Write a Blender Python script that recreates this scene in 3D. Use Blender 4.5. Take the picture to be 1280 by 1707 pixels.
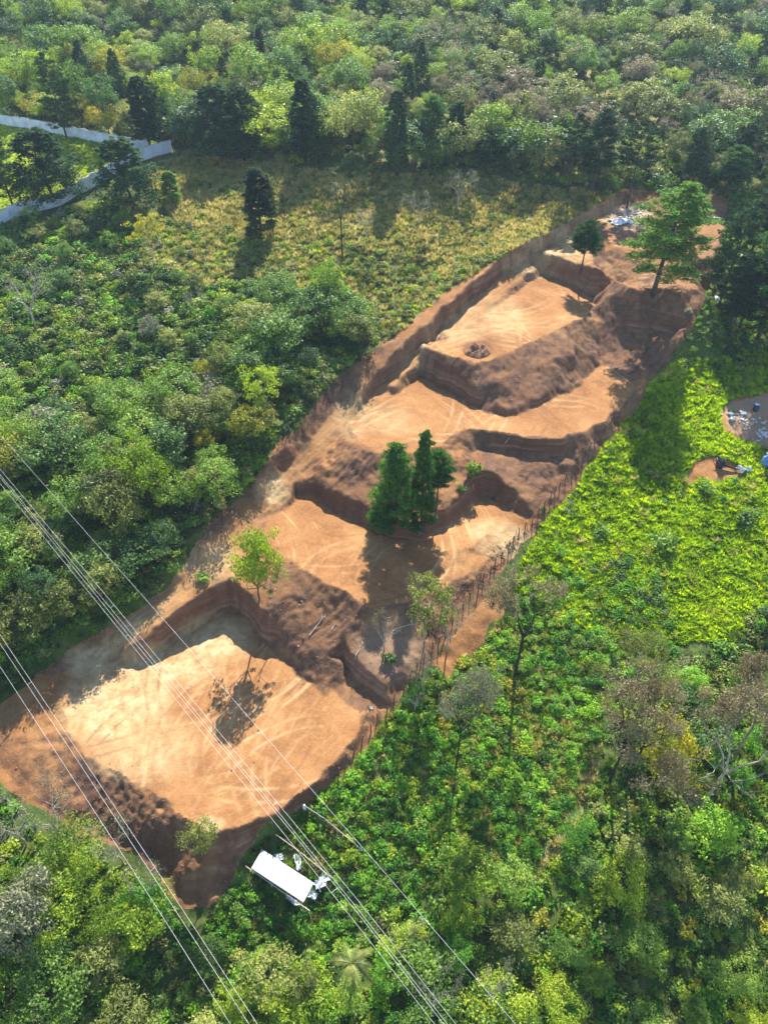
import bpy, math, random
import numpy as np
from mathutils import Vector
from mathutils.geometry import delaunay_2d_cdt

SC = bpy.context.scene
COL = SC.collection
for o in list(bpy.data.objects):
    bpy.data.objects.remove(o)

# ------------------------------------------------------------------ camera
PITCH = math.radians(43.0)      # below the horizon
FPX = 1195.0                    # focal length in photo pixels (1280 x 1707)
HCAM = 100.0
cam_d = bpy.data.cameras.new('camera')
cam = bpy.data.objects.new('camera', cam_d); COL.objects.link(cam)
cam.location = (0, 0, HCAM)
cam.rotation_euler = (math.pi / 2 - PITCH, 0, 0)
cam_d.sensor_fit = 'VERTICAL'
cam_d.sensor_height = 24.0
cam_d.lens = 24.0 * FPX / 1707.0
cam_d.clip_start = 0.5
cam_d.clip_end = 5000
SC.camera = cam

# ------------------------------------------------------------------ light
SUN_EL, SUN_AZ = math.radians(45), math.radians(10)   # azimuth to the right of +Y
world = bpy.data.worlds.new('World'); SC.world = world
world.use_nodes = True
wn = world.node_tree.nodes; wl = world.node_tree.links
sky = wn.new('ShaderNodeTexSky'); sky.sky_type = 'NISHITA'; sky.sun_disc = False
sky.sun_elevation = SUN_EL; sky.sun_rotation = SUN_AZ
sky.altitude = 1500; sky.air_density = 1.2; sky.dust_density = 1.0; sky.ozone_density = 2.6
bg = wn['Background']; bg.inputs['Strength'].default_value = 0.12
wl.new(sky.outputs['Color'], bg.inputs['Color'])
sun_d = bpy.data.lights.new('sun', 'SUN'); sun = bpy.data.objects.new('sun', sun_d); COL.objects.link(sun)
sun_d.energy = 5.0; sun_d.angle = math.radians(0.53); sun_d.color = (1.0, 0.93, 0.82)
sdir = Vector((math.sin(SUN_AZ) * math.cos(SUN_EL), math.cos(SUN_AZ) * math.cos(SUN_EL), math.sin(SUN_EL)))
sun.rotation_euler = sdir.to_track_quat('Z', 'Y').to_euler()
sun.location = (60, 300, 260)
SC.view_settings.view_transform = 'Standard'
SC.view_settings.look = 'None'
SC.view_settings.gamma = 1.0
SC.view_settings.use_curve_mapping = False
SC.view_settings.exposure = 1.46
SC.render.engine = 'CYCLES'
SC.cycles.max_bounces = 6
SC.cycles.diffuse_bounces = 3
SC.cycles.glossy_bounces = 1
SC.cycles.transmission_bounces = 3
SC.cycles.volume_bounces = 0
SC.cycles.use_adaptive_sampling = True
SC.cycles.adaptive_threshold = 0.02
SC.cycles.use_denoising = True

RNG = np.random.default_rng(7)
cosP, sinP = math.cos(PITCH), math.sin(PITCH)

# ------------------------------------------------------------------ helpers: survey
def ray(u, v):
    a = (u - 640) / FPX; b = (v - 853.5) / FPX
    return a, cosP - b * sinP, -sinP - b * cosP

def at(u, v, z):
    """the point of height z seen at photo pixel (u, v)"""
    dx, dy, dz = ray(u, v)
    t = (z - HCAM) / dz
    return dx * t, dy * t, z

def proj(x, y, z):
    z = np.asarray(z) - HCAM
    d = y * cosP - z * sinP
    up = y * sinP + z * cosP
    d = np.maximum(d, 0.5)
    return 640 + FPX * x / d, 853.5 - FPX * up / d, d

def in_poly(u, v, poly):
    u = np.asarray(u); v = np.asarray(v)
    r = np.zeros(u.shape, bool)
    n = len(poly)
    j = n - 1
    for i in range(n):
        xi, yi = poly[i]; xj, yj = poly[j]
        c = ((yi > v) != (yj > v)) & (u < (xj - xi) * (v - yi) / ((yj - yi) if yj != yi else 1e-9) + xi)
        r ^= c
        j = i
    return r

def _hash(ix, iy, seed):
    h = (ix.astype(np.int64) * 374761393 + iy.astype(np.int64) * 668265263 + seed * 1442695041) & 0xFFFFFFFF
    h = ((h ^ (h >> 13)) * 1274126177) & 0xFFFFFFFF
    return ((h ^ (h >> 16)) & 0xFFFF) / 65535.0

def vnoise(x, y, seed=0):
    x = np.asarray(x, float); y = np.asarray(y, float)
    ix = np.floor(x).astype(np.int64); iy = np.floor(y).astype(np.int64)
    fx = x - ix; fy = y - iy
    fx = fx * fx * (3 - 2 * fx); fy = fy * fy * (3 - 2 * fy)
    a = _hash(ix, iy, seed); b = _hash(ix + 1, iy, seed); c = _hash(ix, iy + 1, seed); d = _hash(ix + 1, iy + 1, seed)
    return (a * (1 - fx) + b * fx) * (1 - fy) + (c * (1 - fx) + d * fx) * fy

def fbm(x, y, scale, octv=4, seed=0):
    s = 0; amp = 1; tot = 0
    f = 1.0 / scale
    for k in range(octv):
        s = s + amp * vnoise(x * f, y * f, seed + k * 17); tot += amp
        amp *= 0.5; f *= 2.03
    return s / tot

# ------------------------------------------------------------------ terrain survey
def nat(x, y):
    """the untouched hillside"""
    z = np.interp(y, [-200, 0, 30, 45, 60, 80, 100, 130, 160, 200, 230, 260, 300, 350, 400, 500, 800, 1600],
                  [-30, -15, -8.5, -3.5, -.3, 4.6, 9.4, 16.8, 24, 32.2, 37.6, 42.6, 49.8, 59, 67.5, 80, 92, 100])
    xc = -25 + 0.714 * (np.clip(y, 20, 220) - 60)
    z = z + np.clip(-0.07 * (x - xc), -3.2, 4.0)
    z = z + 6 * (fbm(x, y, 60, 3, 5) - .5) * np.clip((np.abs(x - xc) - 25) / 40, 0, 1)
    return z

ZK = 1.22      # steepness of the terraced hillside
def up(p): return (p[0], p[1], p[2] * ZK if p[2] > 0 else p[2])
LINES = {
 'roadbase': [(1038,336,23.6),(950,393,22.4),(842,452,20.6),(763,523,18.0),(672,610,15.0),(610,668,13.2)],
 'roadtop': [(1038,322,26.2),(950,371,25.4),(842,424,23.6),(745,488,20.9),(645,572,17.6),(588,645,15.2)],
 'roadrim': [(1038,322,26)],
 'bank': [(575,668,13.6),(520,730,11.6),(470,790,9.4),(420,840,8.4),(370,905,7.2),(300,968,5.6),(215,1030,3.4),(130,1085,1.2)],
 'bankout': [(560,622,16.4),(505,700,14.0),(455,765,11.6),(400,815,10.2),(340,880,8.8),(270,945,7.2),(190,1005,5.2),(100,1065,2.7)],
 'roadR': [(1010,365,23.3),(960,393,22.8),(925,415,22.2)],
 'Awt': [(903,420,22.2),(931,426,22.5),(955,440,22.7),(985,444,22.8),(1022,461,22.8)],
 'Awb': [(899,455,18.7),(930,464,18.5),(955,475,18.3),(975,490,17.8),(1003,499,17.4),(1026,479,18.8)],
 'rcut_t': [(893,449,20.2),(845,482,19.4),(800,520,18.6)],
 'rcut_b': [(899,459,18.8),(853,490,18.7),(812,523,18.4)],
 'Bin': [(860,520,18.5),(800,550,18.2)], 'Bin2': [(740,558,17.8),(760,575,17.9)], 'Bin3': [(940,500,18.6),(920,540,18.4)],
 'Bedge': [(706,574,17.7),(728,586,17.9),(758,597,18),(780,605,18),(812,603,18.2),(850,586,18.3),(898,562,18.4),(949,539,18.5),(985,520,18.5)],
 'Bwl_t': [(707,577,17.6),(735,600,17.2),(762,620,16.6),(795,650,15.4)],
 'Bwl_b': [(703,627,13.3),(740,650,13.05),(770,666,13),(795,679,13)],
 'bench': [(823,626,16.9),(880,602,17.1),(954,578,17.3)],
 'bench2': [(826,636,16.5),(884,612,16.7),(955,589,16.9)],
 'lip': [(815,662,14.6),(848,682,14.2),(900,665,14.3),(952,618,14.7),(985,588,15.2)],
 'Bbase': [(803,681,13),(815,686,13),(848,692,13),(868,688,13),(909,670,13),(945,652,13),(975,634,13),(993,613,13.2),(1020,605,13.6),(1045,620,13.8),(1054,640,13.4)],
 'Afront': [(1028,467,22.6),(1060,483,22.8),(1096,480,23),(1135,488,23),(1164,483,23)],
 'RS1': [(1010,540,17.4),(1060,552,16.8),(1110,560,16.8)],
 'RS2': [(1003,585,14.4),(1040,590,14.4),(1078,612,14)],
 'RSr': [(1174,490,22.4),(1150,540,19.5),(1110,590,16.5),(1078,635,13.6),(1054,676,12)],
 'A1': [(1080,390,23),(1050,345,23.3)], 'A2': [(1150,350,23.2),(1130,430,23)], 'A3': [(980,420,22.7),(1010,400,22.8)],
 'Aback': [(1045,322,25.2),(1120,322,24.6),(1212,330,24.5)], 'Ar': [(1205,380,23.6),(1187,430,23.2)],
 'C1': [(655,690,13),(720,705,13)], 'C2': [(640,722,13),(690,725,13)], 'C3': [(850,710,13),(950,692,13),(1000,665,13)],
 'scut_t': [(657,641,14.3),(685,612,15.3),(703,592,16)],
 'scut_b': [(661,655,13.2),(690,631,13.2),(700,623,13.2)],
 'Cedge': [(585,715,12.6),(600,741,12.8),(622,756,12.9),(643,757,12.9),(690,752,12.9),(733,743,12.9),(758,723,13),(787,715,13),(830,720,13),(887,732,12.9),(934,729,12.8),(981,718,12.6),(1027,690,12.4),(1044,667,12.6)],
 'roadR2': [(596,692,12.8),(560,735,11.2),(520,778,9.7),(492,808,8.6)],
 'mid1': [(540,780,10.6),(590,800,10.2),(625,815,10.0)],
 'Dw_t': [(500,812,8.2),(519,798,9.0),(542,813,9.2),(583,828,9.2),(622,844,9.0),(660,869,8.8),(701,883,8.7),(750,842,9.3),(775,805,10.0),(808,781,10.5)],
 'Dw_b': [(495,823,6.8),(525,826,6.6),(551,847,6.5),(589,872,6.5),(622,886,6.5),(659,896,6.5),(701,898,6.5),(745,876,6.5),(787,846,6.5),(811,827,6.5),(853,851,6.5),(893,864,6.4)],
 'Nw_t': [(812,782,10.5),(846,811,9.4),(877,839,7.9),(893,857,6.8)],
 'berm': [(787,757,10.6),(851,768,10.3),(873,766,10.4),(923,775,10),(962,771,9.8)],
 'berm2': [(800,747,10.6),(851,755,10.3),(900,758,10.3),(940,758,10.1)],
 'bermlow': [(860,792,9.7),(895,815,8.4),(918,832,7.5)],
 'fence': [(1045,692,11.2),(1000,747,9.7),(955,797,8.2),(910,852,6.6),(860,907,5.5),(820,957,4.6),(770,1022,3.4),(720,1087,2.2),(650,1180,0),(606,1232,-1.0),(560,1295,-2),(500,1345,-3),(440,1400,-3.8)],
 'D1': [(520,880,6.5),(600,940,6.3),(700,945,6.3),(800,905,6.4),(850,872,6.4)], 'D2': [(455,860,6.9),(480,850,6.8)],
 'Dedge': [(432,905,6.7),(464,923,6.8),(504,947,7.2),(560,984,7.2),(614,1012,6.6),(660,1010,5.8),(720,990,5.6),(780,957,5.5),(830,922,5.6),(882,878,6)],
 'Ewl_t': [(200,1092,1.4),(250,1056,3.6),(310,1010,4.8),(383,966,5.9),(402,984,5.7),(425,1008,5.1),(445,1015,4.9)],
 'Ewl_b': [(170,1108,.3),(245,1100,.1),(302,1060,.1),(388,1012,0.2),(417,1044,.2),(431,1055,.2)],
 'Ds1': [(468,980,5.9),(505,998,5.6),(548,1018,5.0)],
 'Ds2': [(470,1046,2.9),(512,1076,2.9),(556,1103,2.4)],
 'Ds3': [(440,1066,.2),(458,1090,.1),(498,1126,.1),(545,1160,.1),(604,1195,.1)],
 'Rw_t': [(564,1036,4.6),(580,1080,3.6),(612,1118,2.8),(643,1146,1.9)],
 'Rw_b': [(571,1098,1.1),(588,1129,.4),(632,1166,.1)],
 'Rs': [(620,1060,4.2),(680,1060,3.6),(660,1120,2.6)],
 'Ein': [(300,1150,0),(400,1200,.1),(500,1250,0)], 'Ein2': [(250,1250,0),(350,1330,0)], 'Ein3': [(150,1190,0),(420,1110,.1),(480,1160,0)],
 'Eedge': [(605,1212,0),(560,1270,0),(510,1318,0),(470,1345,0),(400,1380,0),(350,1392,0),(300,1360,0),(240,1315,0),(180,1280,0),(140,1250,0),(115,1215,0),(98,1165,.1),(118,1122,.5)],
 'toe': [(400,1440,-4.5),(325,1505,-7.2),(250,1430,-5.4),(160,1390,-4.6),(80,1350,-3.6),(20,1305,-2.9),(-50,1230,-2.0),(-40,1170,-1),(40,1125,-.2)],
}
SITE = [(1040,316),(1120,321),(1215,328),(1205,390),(1178,480),(1152,548),(1085,640),(1052,692),(990,768),(912,866),(830,967),(775,1037),(705,1117),(655,1177),(606,1240),(562,1296),(505,1345),(430,1395),(398,1452),(350,1508),(310,1518),(275,1478),(225,1425),(140,1392),(60,1350),(12,1312),(-20,1280),(-60,1225),(-20,1190),(50,1130),(115,1082),(220,1020),(300,955),(330,900),(390,835),(430,790),(480,725),(520,680),(560,630),(647,567),(746,486),(843,422),(953,366)]

def seen_line(nm):
    """a survey line in the world; the top of a cut wall is lowered until it stands behind its foot"""
    if nm in ('roadtop', 'roadrim'):
        B = [np.array(at(*up(p))) for p in LINES['roadbase']]
        out = []
        for k, b in enumerate(B):
            d = (B[min(k + 1, len(B) - 1)] - B[max(k - 1, 0)])[:2]; d /= np.linalg.norm(d)
            h = (2.7, 3.3, 3.7, 4.1, 4.2, 2.6)[k]; w_ = .55 if nm == 'roadtop' else 3.2
            out.append((b[0] + d[1] * w_, b[1] - d[0] * w_, b[2] + h + (.25 if nm == 'roadrim' else 0)))
        return out
    W = [at(*up(p)) for p in LINES[nm]]
    foot = {'roadtop': 'roadbase', 'Awt': 'Awb', 'Bwl_t': 'Bwl_b', 'lip': 'Bbase', 'scut_t': 'scut_b', 'Dw_t': 'Dw_b', 'Nw_t': 'Dw_b', 'Ewl_t': 'Ewl_b', 'Rw_t': 'Rw_b'}.get(nm)
    if not foot: return W
    B = [at(*up(p)) for p in LINES[foot]]
    out = []
    for (u, v, z0), a in zip(LINES[nm], W):
        z = a[2]
        for _ in range(40):
            best = None
            for q, r in zip(B[:-1], B[1:]):
                dx, dy = r[0] - q[0], r[1] - q[1]
                k = max(0, min(1, ((a[0] - q[0]) * dx + (a[1] - q[1]) * dy) / (dx * dx + dy * dy)))
                ex, ey = a[0] - q[0] - k * dx, a[1] - q[1] - k * dy
                sd = math.copysign(math.hypot(ex, ey), dx * ey - dy * ex)
                if best is None or abs(sd) < abs(best[0]): best = (sd, a[2] - q[2] - k * (r[2] - q[2]))
            if best[0] > .35 or best[1] < 1.3: break
            z -= .15; a = at(u, v, z)
        out.append(a)
    return out

def terrain_points():
    P = []
    for nm in LINES:
        W = seen_line(nm)
        for a, b in zip(W[:-1], W[1:]):
            n = max(1, int(math.dist(a[:2], b[:2]) / 1.0))
            for k in range(n):
                t = k / n
                P.append([a[i] + (b[i] - a[i]) * t for i in range(3)])
        P.append(list(W[-1]))
    P = np.array(P)
    gx, gy = np.meshgrid(np.arange(-140, 190, 7.0), np.arange(10, 300, 7.0))
    gx = gx.ravel(); gy = gy.ravel(); gz = nat(gx, gy)
    u, v, d = proj(gx, gy, gz)
    keep = ~in_poly(u, v, SITE)
    gx, gy, gz = gx[keep], gy[keep], gz[keep]
    dm = np.sqrt(((gx[:, None] - P[None, :, 0]) ** 2 + (gy[:, None] - P[None, :, 1]) ** 2).min(1))
    k = dm > 6
    return np.vstack([P, np.stack([gx[k], gy[k], gz[k]], 1)])

def axis(lo, hi, fine, far0, far1):
    a = []
    p = lo
    while p < hi:
        a.append(p); p += fine(p)
    s = fine(hi); up = []
    p = hi
    while p < far1:
        up.append(p); p += s; s = min(s * 1.07, 60)
    s = fine(lo); dn = []
    p = lo - s
    while p > far0:
        dn.append(p); s = min(s * 1.07, 60); p -= s
    return np.array(dn[::-1] + a + up)

GX = axis(-62, 104, lambda p: .28, -1500, 1500)
GY = axis(33, 222, lambda p: .24 if p < 112 else .36, -300, 1800)
XX, YY = np.meshgrid(GX, GY)
ZZ = nat(XX, YY)
def tin(P):
    vs, es, fs, ov, oe, of = delaunay_2d_cdt([Vector(p[:2]) for p in P], [], [], 0, 1e-4)
    zz = np.array([P[o[0], 2] for o in ov])
    xy = np.array([tuple(v) for v in vs])
    Z = np.full(XX.shape, np.nan)
    for f in fs:
        a, b, c = xy[f[0]], xy[f[1]], xy[f[2]]
        i0, i1 = np.searchsorted(GX, [min(a[0], b[0], c[0]), max(a[0], b[0], c[0])])
        j0, j1 = np.searchsorted(GY, [min(a[1], b[1], c[1]), max(a[1], b[1], c[1])])
        if i1 <= i0 or j1 <= j0:
            continue
        x = XX[j0:j1, i0:i1]; y = YY[j0:j1, i0:i1]
        det = (b[1] - c[1]) * (a[0] - c[0]) + (c[0] - b[0]) * (a[1] - c[1])
        if abs(det) < 1e-9:
            continue
        l0 = ((b[1] - c[1]) * (x - c[0]) + (c[0] - b[0]) * (y - c[1])) / det
        l1 = ((c[1] - a[1]) * (x - c[0]) + (a[0] - c[0]) * (y - c[1])) / det
        l2 = 1 - l0 - l1
        m = (l0 > -1e-6) & (l1 > -1e-6) & (l2 > -1e-6)
        z = l0 * zz[f[0]] + l1 * zz[f[1]] + l2 * zz[f[2]]
        S = Z[j0:j1, i0:i1]
        S[m] = z[m]
    return Z
TPTS = terrain_points()
ZT = tin(TPTS)
# fade from the survey to the plain hillside at the rim of the surveyed ground
edge = np.minimum.reduce([(XX + 140) / 25, (182 - XX) / 25, (YY - 10) / 12, (290 - YY) / 30])
w = np.clip(edge, 0, 1); w = w * w * (3 - 2 * w)
ok = ~np.isnan(ZT)
# ragged edges: the dug faces wander by a bucket's width
def warp(Z, amp, sc):
    nx = (fbm(XX, YY, sc, 3, 501) - .5) * amp; ny = (fbm(XX, YY, sc, 3, 502) - .5) * amp
    x = XX + nx; y = YY + ny
    i = np.clip(np.searchsorted(GX, x.ravel()) - 1, 0, len(GX) - 2).reshape(x.shape); j = np.clip(np.searchsorted(GY, y.ravel()) - 1, 0, len(GY) - 2).reshape(x.shape)
    fx = np.clip((x - GX[i]) / (GX[i + 1] - GX[i]), 0, 1); fy = np.clip((y - GY[j]) / (GY[j + 1] - GY[j]), 0, 1)
    R = (Z[j, i] * (1 - fx) + Z[j, i + 1] * fx) * (1 - fy) + (Z[j + 1, i] * (1 - fx) + Z[j + 1, i + 1] * fx) * fy
    return np.where(np.isnan(R), Z, R)
ZT = warp(ZT, 2.0, 2.6)
ok = ~np.isnan(ZT)
ZZ = np.where(ok, np.where(ok, ZT, 0) * w + ZZ * (1 - w), ZZ)
def blur(Z):
    Q = Z.copy()
    Q[1:-1] = (Z[:-2] + 2 * Z[1:-1] + Z[2:]) / 4
    R = Q.copy()
    R[:, 1:-1] = (Q[:, :-2] + 2 * Q[:, 1:-1] + Q[:, 2:]) / 4
    return R
ZB = .45 * ZZ + .55 * blur(ZZ)
U0, V0, D0 = proj(XX, YY, ZB)
soil_site = in_poly(U0 + 3600 / D0 * (fbm(XX, YY, 5, 4, 21) - .5) * np.where(V0 < 620, .35, 1), V0 + 3200 / D0 * (fbm(XX, YY, 5, 4, 33) - .5) * np.where(V0 < 620, .35, 1), SITE)
gxs = np.gradient(ZB, GX, axis=1); gys = np.gradient(ZB, GY, axis=0)
slope = np.hypot(gxs, gys)
flat = np.clip(1 - slope / .45, 0, 1)
rough = np.clip((slope - .25) / .4, 0, 1)
ZB = ZB + np.where(soil_site, (fbm(XX, YY, 1.3, 3, 3) - .5) * (.10 + .34 * rough) + (fbm(XX, YY, 6, 3, 9) - .5) * (.18 + .5 * rough) + (fbm(XX, YY, .75, 2, 19) - .5) * .34 * rough, 0)
ZB = ZB + np.where(soil_site, 0, (fbm(XX, YY, 2.6, 3, 13) - .5) * .5)
# machine tracks pressed straight down the loose banks
band = rough * np.clip((.85 - slope) / .2, 0, 1)
along = XX * .75 - YY * .66 + 3.5 * fbm(XX, YY, 7, 3, 45)
tr = np.abs(((along / 1.25) % 1.0) - .5) * 2
ZB = ZB + np.where(soil_site, band * .22 * (tr - .5) * np.clip((fbm(XX, YY, 9, 2, 44) - .36) * 6, 0, 1), 0)
LAD = in_poly(U0, V0, [(98,1165),(140,1250),(240,1315),(350,1392),(330,1470),(230,1425),(110,1370),(40,1300),(60,1220)]) & soil_site & (slope > .2)
pe = XX * .79 - YY * .62 + .8 * fbm(XX, YY, 5, 2, 46); pd_ = -XX * .62 - YY * .79
st_ = np.abs(((pe / 1.7) % 1.0) - .5) * 2; rg_ = np.abs(((pd_ / 1.0 + np.floor(pe / 1.7) * .37) % 1.0) - .5) * 2
ZB = ZB + np.where(LAD, (.30 * (st_ > .78) + .22 * rg_ * (st_ <= .78)) * np.clip((fbm(XX, YY, 8, 2, 47) - .3) * 4, 0, 1) - .1, 0)
# wheel ruts along the dirt road
ROAD = np.array([at(*up(p))[:2] for p in [(1030,348,23.5),(945,402,22.3),(868,452,20.7),(780,522,18.3),(690,602,15.4),(620,672,13),(560,722,11.2),(505,775,9.4),(452,832,8),(400,885,7),(330,955,5.8),(255,1022,4),(170,1085,1.4)]])
def road_dist(x, y):
    best = np.full(x.shape, 1e9); side = np.zeros(x.shape)
    for a, b in zip(ROAD[:-1], ROAD[1:]):
        d = b - a; L2 = d @ d
        t = np.clip(((x - a[0]) * d[0] + (y - a[1]) * d[1]) / L2, 0, 1)
        ex = x - a[0] - t * d[0]; ey = y - a[1] - t * d[1]
        q = np.hypot(ex, ey)
        s = np.sign(ex * d[1] - ey * d[0])
        m = q < best
        best = np.where(m, q, best); side = np.where(m, s, side)
    return best * side
sub = (XX > -70) & (XX < 110) & (YY > 30) & (YY < 225)
RD = np.full(XX.shape, 99.0)
RD[sub] = road_dist(XX[sub], YY[sub])
road_mask = soil_site & (np.abs(RD) < 2.3)
for off in (-1.5, -.5, .5, 1.4):
    ZB = ZB - np.where(road_mask, .10 * np.exp(-((RD - off) / .16) ** 2), 0)
ZZ = ZB

def hgt(x, y):
    x = np.asarray(x, float); y = np.asarray(y, float)
    i = np.clip(np.searchsorted(GX, x) - 1, 0, len(GX) - 2); j = np.clip(np.searchsorted(GY, y) - 1, 0, len(GY) - 2)
    fx = (x - GX[i]) / (GX[i + 1] - GX[i]); fy = (y - GY[j]) / (GY[j + 1] - GY[j])
    return (ZZ[j, i] * (1 - fx) + ZZ[j, i + 1] * fx) * (1 - fy) + (ZZ[j + 1, i] * (1 - fx) + ZZ[j + 1, i + 1] * fx) * fy

def ground(u, v):
    """where the line of sight through photo pixel (u, v) meets the ground"""
    dx, dy, dz = ray(u, v)
    t = np.arange(40, 700, .5)
    f = HCAM + dz * t - hgt(dx * t, dy * t)
    k = int(np.argmax(f < 0)) if (f < 0).any() else len(t) - 1
    t0 = t[max(k - 1, 0)]
    tt = np.linspace(t0, t0 + .5, 26)
    f = HCAM + dz * tt - hgt(dx * tt, dy * tt)
    q = tt[int(np.argmax(f < 0))] if (f < 0).any() else tt[-1]
    return float(dx * q), float(dy * q), float(hgt(dx * q, dy * q))

# ------------------------------------------------------------------ ground zones in photo pixels
Z_FIELD = [(1052,690),(1080,640),(1130,600),(1290,590),(1290,1000),(1230,1060),(1120,1075),(1000,1060),(900,1010),(850,985),(900,880),(985,770)]
Z_LOW = [(850,985),(900,1010),(1000,1060),(1120,1075),(1130,1120),(1040,1180),(990,1290),(930,1400),(880,1470),(780,1480),(640,1500),(560,1480),(500,1350),(606,1242),(655,1180),(720,1120),(800,1085)]
Z_DRY = [(240,290),(330,250),(420,270),(560,290),(800,300),(1046,326),(956,369),(849,425),(720,440),(600,420),(450,400),(300,380)]
Z_CLEAR = [(200,330),(300,375),(450,395),(600,415),(720,435),(849,427),(751,493),(652,577),(560,560),(450,470),(330,480),(250,430)]
Z_LAWN = [(-40,190),(60,215),(170,230),(285,238),(240,255),(170,290),(137,312),(100,335),(37,345),(0,362),(-60,385)]
Z_FAR = [(-400,-400),(1700,-400),(1700,335),(1215,328),(1040,316),(800,300),(560,280),(420,262),(300,245),(170,228),(60,208),(-400,170)]
Z_SHADEL = [(0,380),(40,357),(137,325),(125,420),(60,470),(-10,470)]
Z_BANKR = [(822,968),(842,1005),(800,1078),(742,1135),(716,1112),(772,1036)]
Z_YARD = [(1205,676),(1290,652),(1290,752),(1256,742),(1214,716)]
Z_PATH = [(1004,1238),(990,1300),(940,1400),(886,1482),(858,1475),(912,1400),(968,1292),(986,1238)]
Z_SCAR = [(876,1058),(905,1046),(922,1104),(898,1140),(872,1112)]
Z_PATCH = [(1152,770),(1186,762),(1232,776),(1238,800),(1182,802),(1150,802)]
soil = soil_site | in_poly(U0 + 22 * (fbm(XX, YY, 3, 3, 7) - .5), V0 + 22 * (fbm(XX, YY, 3, 3, 6) - .5), Z_BANKR) | in_poly(U0 + 34 * (fbm(XX, YY, 4, 4, 8) - .5), V0 + 34 * (fbm(XX, YY, 4, 4, 28) - .5), Z_YARD) | in_poly(U0 + 30 * (fbm(XX, YY, 3, 4, 9) - .5), V0 + 30 * (fbm(XX, YY, 3, 4, 29) - .5), Z_PATCH)

# ------------------------------------------------------------------ materials
def new_mat(name):
    m = bpy.data.materials.new(name); m.use_nodes = True
    nt = m.node_tree
    return m, nt.nodes, nt.links, nt.nodes['Principled BSDF']

def ramp(nodes, stops):
    r = nodes.new('ShaderNodeValToRGB')
    e = r.color_ramp.elements
    while len(e) < len(stops):
        e.new(.5)
    for k, (p, c) in enumerate(stops):
        e[k].position = p; e[k].color = (*c, 1)
    return r

def foliage(name, stops, trans=.35, rough=.55, patch=.12, spec=.35):
    """leaf material: colour by plant (object random), by patch (world noise) and by leaf (fine noise)"""
    m, n, l, b = new_mat(name)
    oi = n.new('ShaderNodeObjectInfo'); geo = n.new('ShaderNodeNewGeometry')
    n1 = n.new('ShaderNodeTexNoise'); n1.inputs['Scale'].default_value = patch; n1.inputs['Detail'].default_value = 2
    n2 = n.new('ShaderNodeTexNoise'); n2.inputs['Scale'].default_value = 1.3; n2.inputs['Detail'].default_value = 3
    l.new(geo.outputs['Position'], n1.inputs['Vector']); l.new(geo.outputs['Position'], n2.inputs['Vector'])
    a = n.new('ShaderNodeMath'); a.operation = 'MULTIPLY_ADD'; a.inputs[1].default_value = .5
    l.new(oi.outputs['Random'], a.inputs[0])
    s1 = n.new('ShaderNodeMath'); s1.operation = 'MULTIPLY_ADD'; s1.inputs[1].default_value = .9; s1.inputs[2].default_value = -.45
    l.new(n1.outputs['Fac'], s1.inputs[0])
    l.new(s1.outputs[0], a.inputs[2])
    s2 = n.new('ShaderNodeMath'); s2.operation = 'MULTIPLY_ADD'; s2.inputs[1].default_value = 1.3
    l.new(n2.outputs['Fac'], s2.inputs[0])
    s3 = n.new('ShaderNodeMath'); s3.operation = 'ADD'; s3.inputs[1].default_value = -.4
    l.new(a.outputs[0], s3.inputs[0]); l.new(s3.outputs[0], s2.inputs[2])
    r = ramp(n, stops)
    l.new(s2.outputs[0], r.inputs['Fac'])
    l.new(r.outputs['Color'], b.inputs['Base Color'])
    b.inputs['Roughness'].default_value = rough
    b.inputs['Specular IOR Level'].default_value = spec
    trans *= .92; t = n.new('ShaderNodeBsdfTranslucent')
    hs = n.new('ShaderNodeHueSaturation'); hs.inputs['Hue'].default_value = .503; hs.inputs['Saturation'].default_value = 1.1; hs.inputs['Value'].default_value = 1.5
    l.new(r.outputs['Color'], hs.inputs['Color']); l.new(hs.outputs['Color'], t.inputs['Color'])
    mx = n.new('ShaderNodeMixShader'); mx.inputs['Fac'].default_value = trans
    l.new(b.outputs[0], mx.inputs[1]); l.new(t.outputs[0], mx.inputs[2])
    l.new(mx.outputs[0], n['Material Output'].inputs['Surface'])
    return m

def plain(name, c, rough=.8, var=.25, scale=3, spec=.3, metal=0, bump=0):
    m, n, l, b = new_mat(name)
    tc = n.new('ShaderNodeTexCoord')
    tx = n.new('ShaderNodeTexNoise'); tx.inputs['Scale'].default_value = scale; tx.inputs['Detail'].default_value = 5
    l.new(tc.outputs['Object'], tx.inputs['Vector'])
    r = ramp(n, [(.3, tuple(x * (1 - var) for x in c)), (.7, tuple(min(1, x * (1 + var)) for x in c))])
    l.new(tx.outputs['Fac'], r.inputs['Fac']); l.new(r.outputs['Color'], b.inputs['Base Color'])
    b.inputs['Roughness'].default_value = rough; b.inputs['Specular IOR Level'].default_value = spec; b.inputs['Metallic'].default_value = metal
    if bump:
        bp = n.new('ShaderNodeBump'); bp.inputs['Strength'].default_value = bump; bp.inputs['Distance'].default_value = .05
        l.new(tx.outputs['Fac'], bp.inputs['Height']); l.new(bp.outputs[0], b.inputs['Normal'])
    return m

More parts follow.
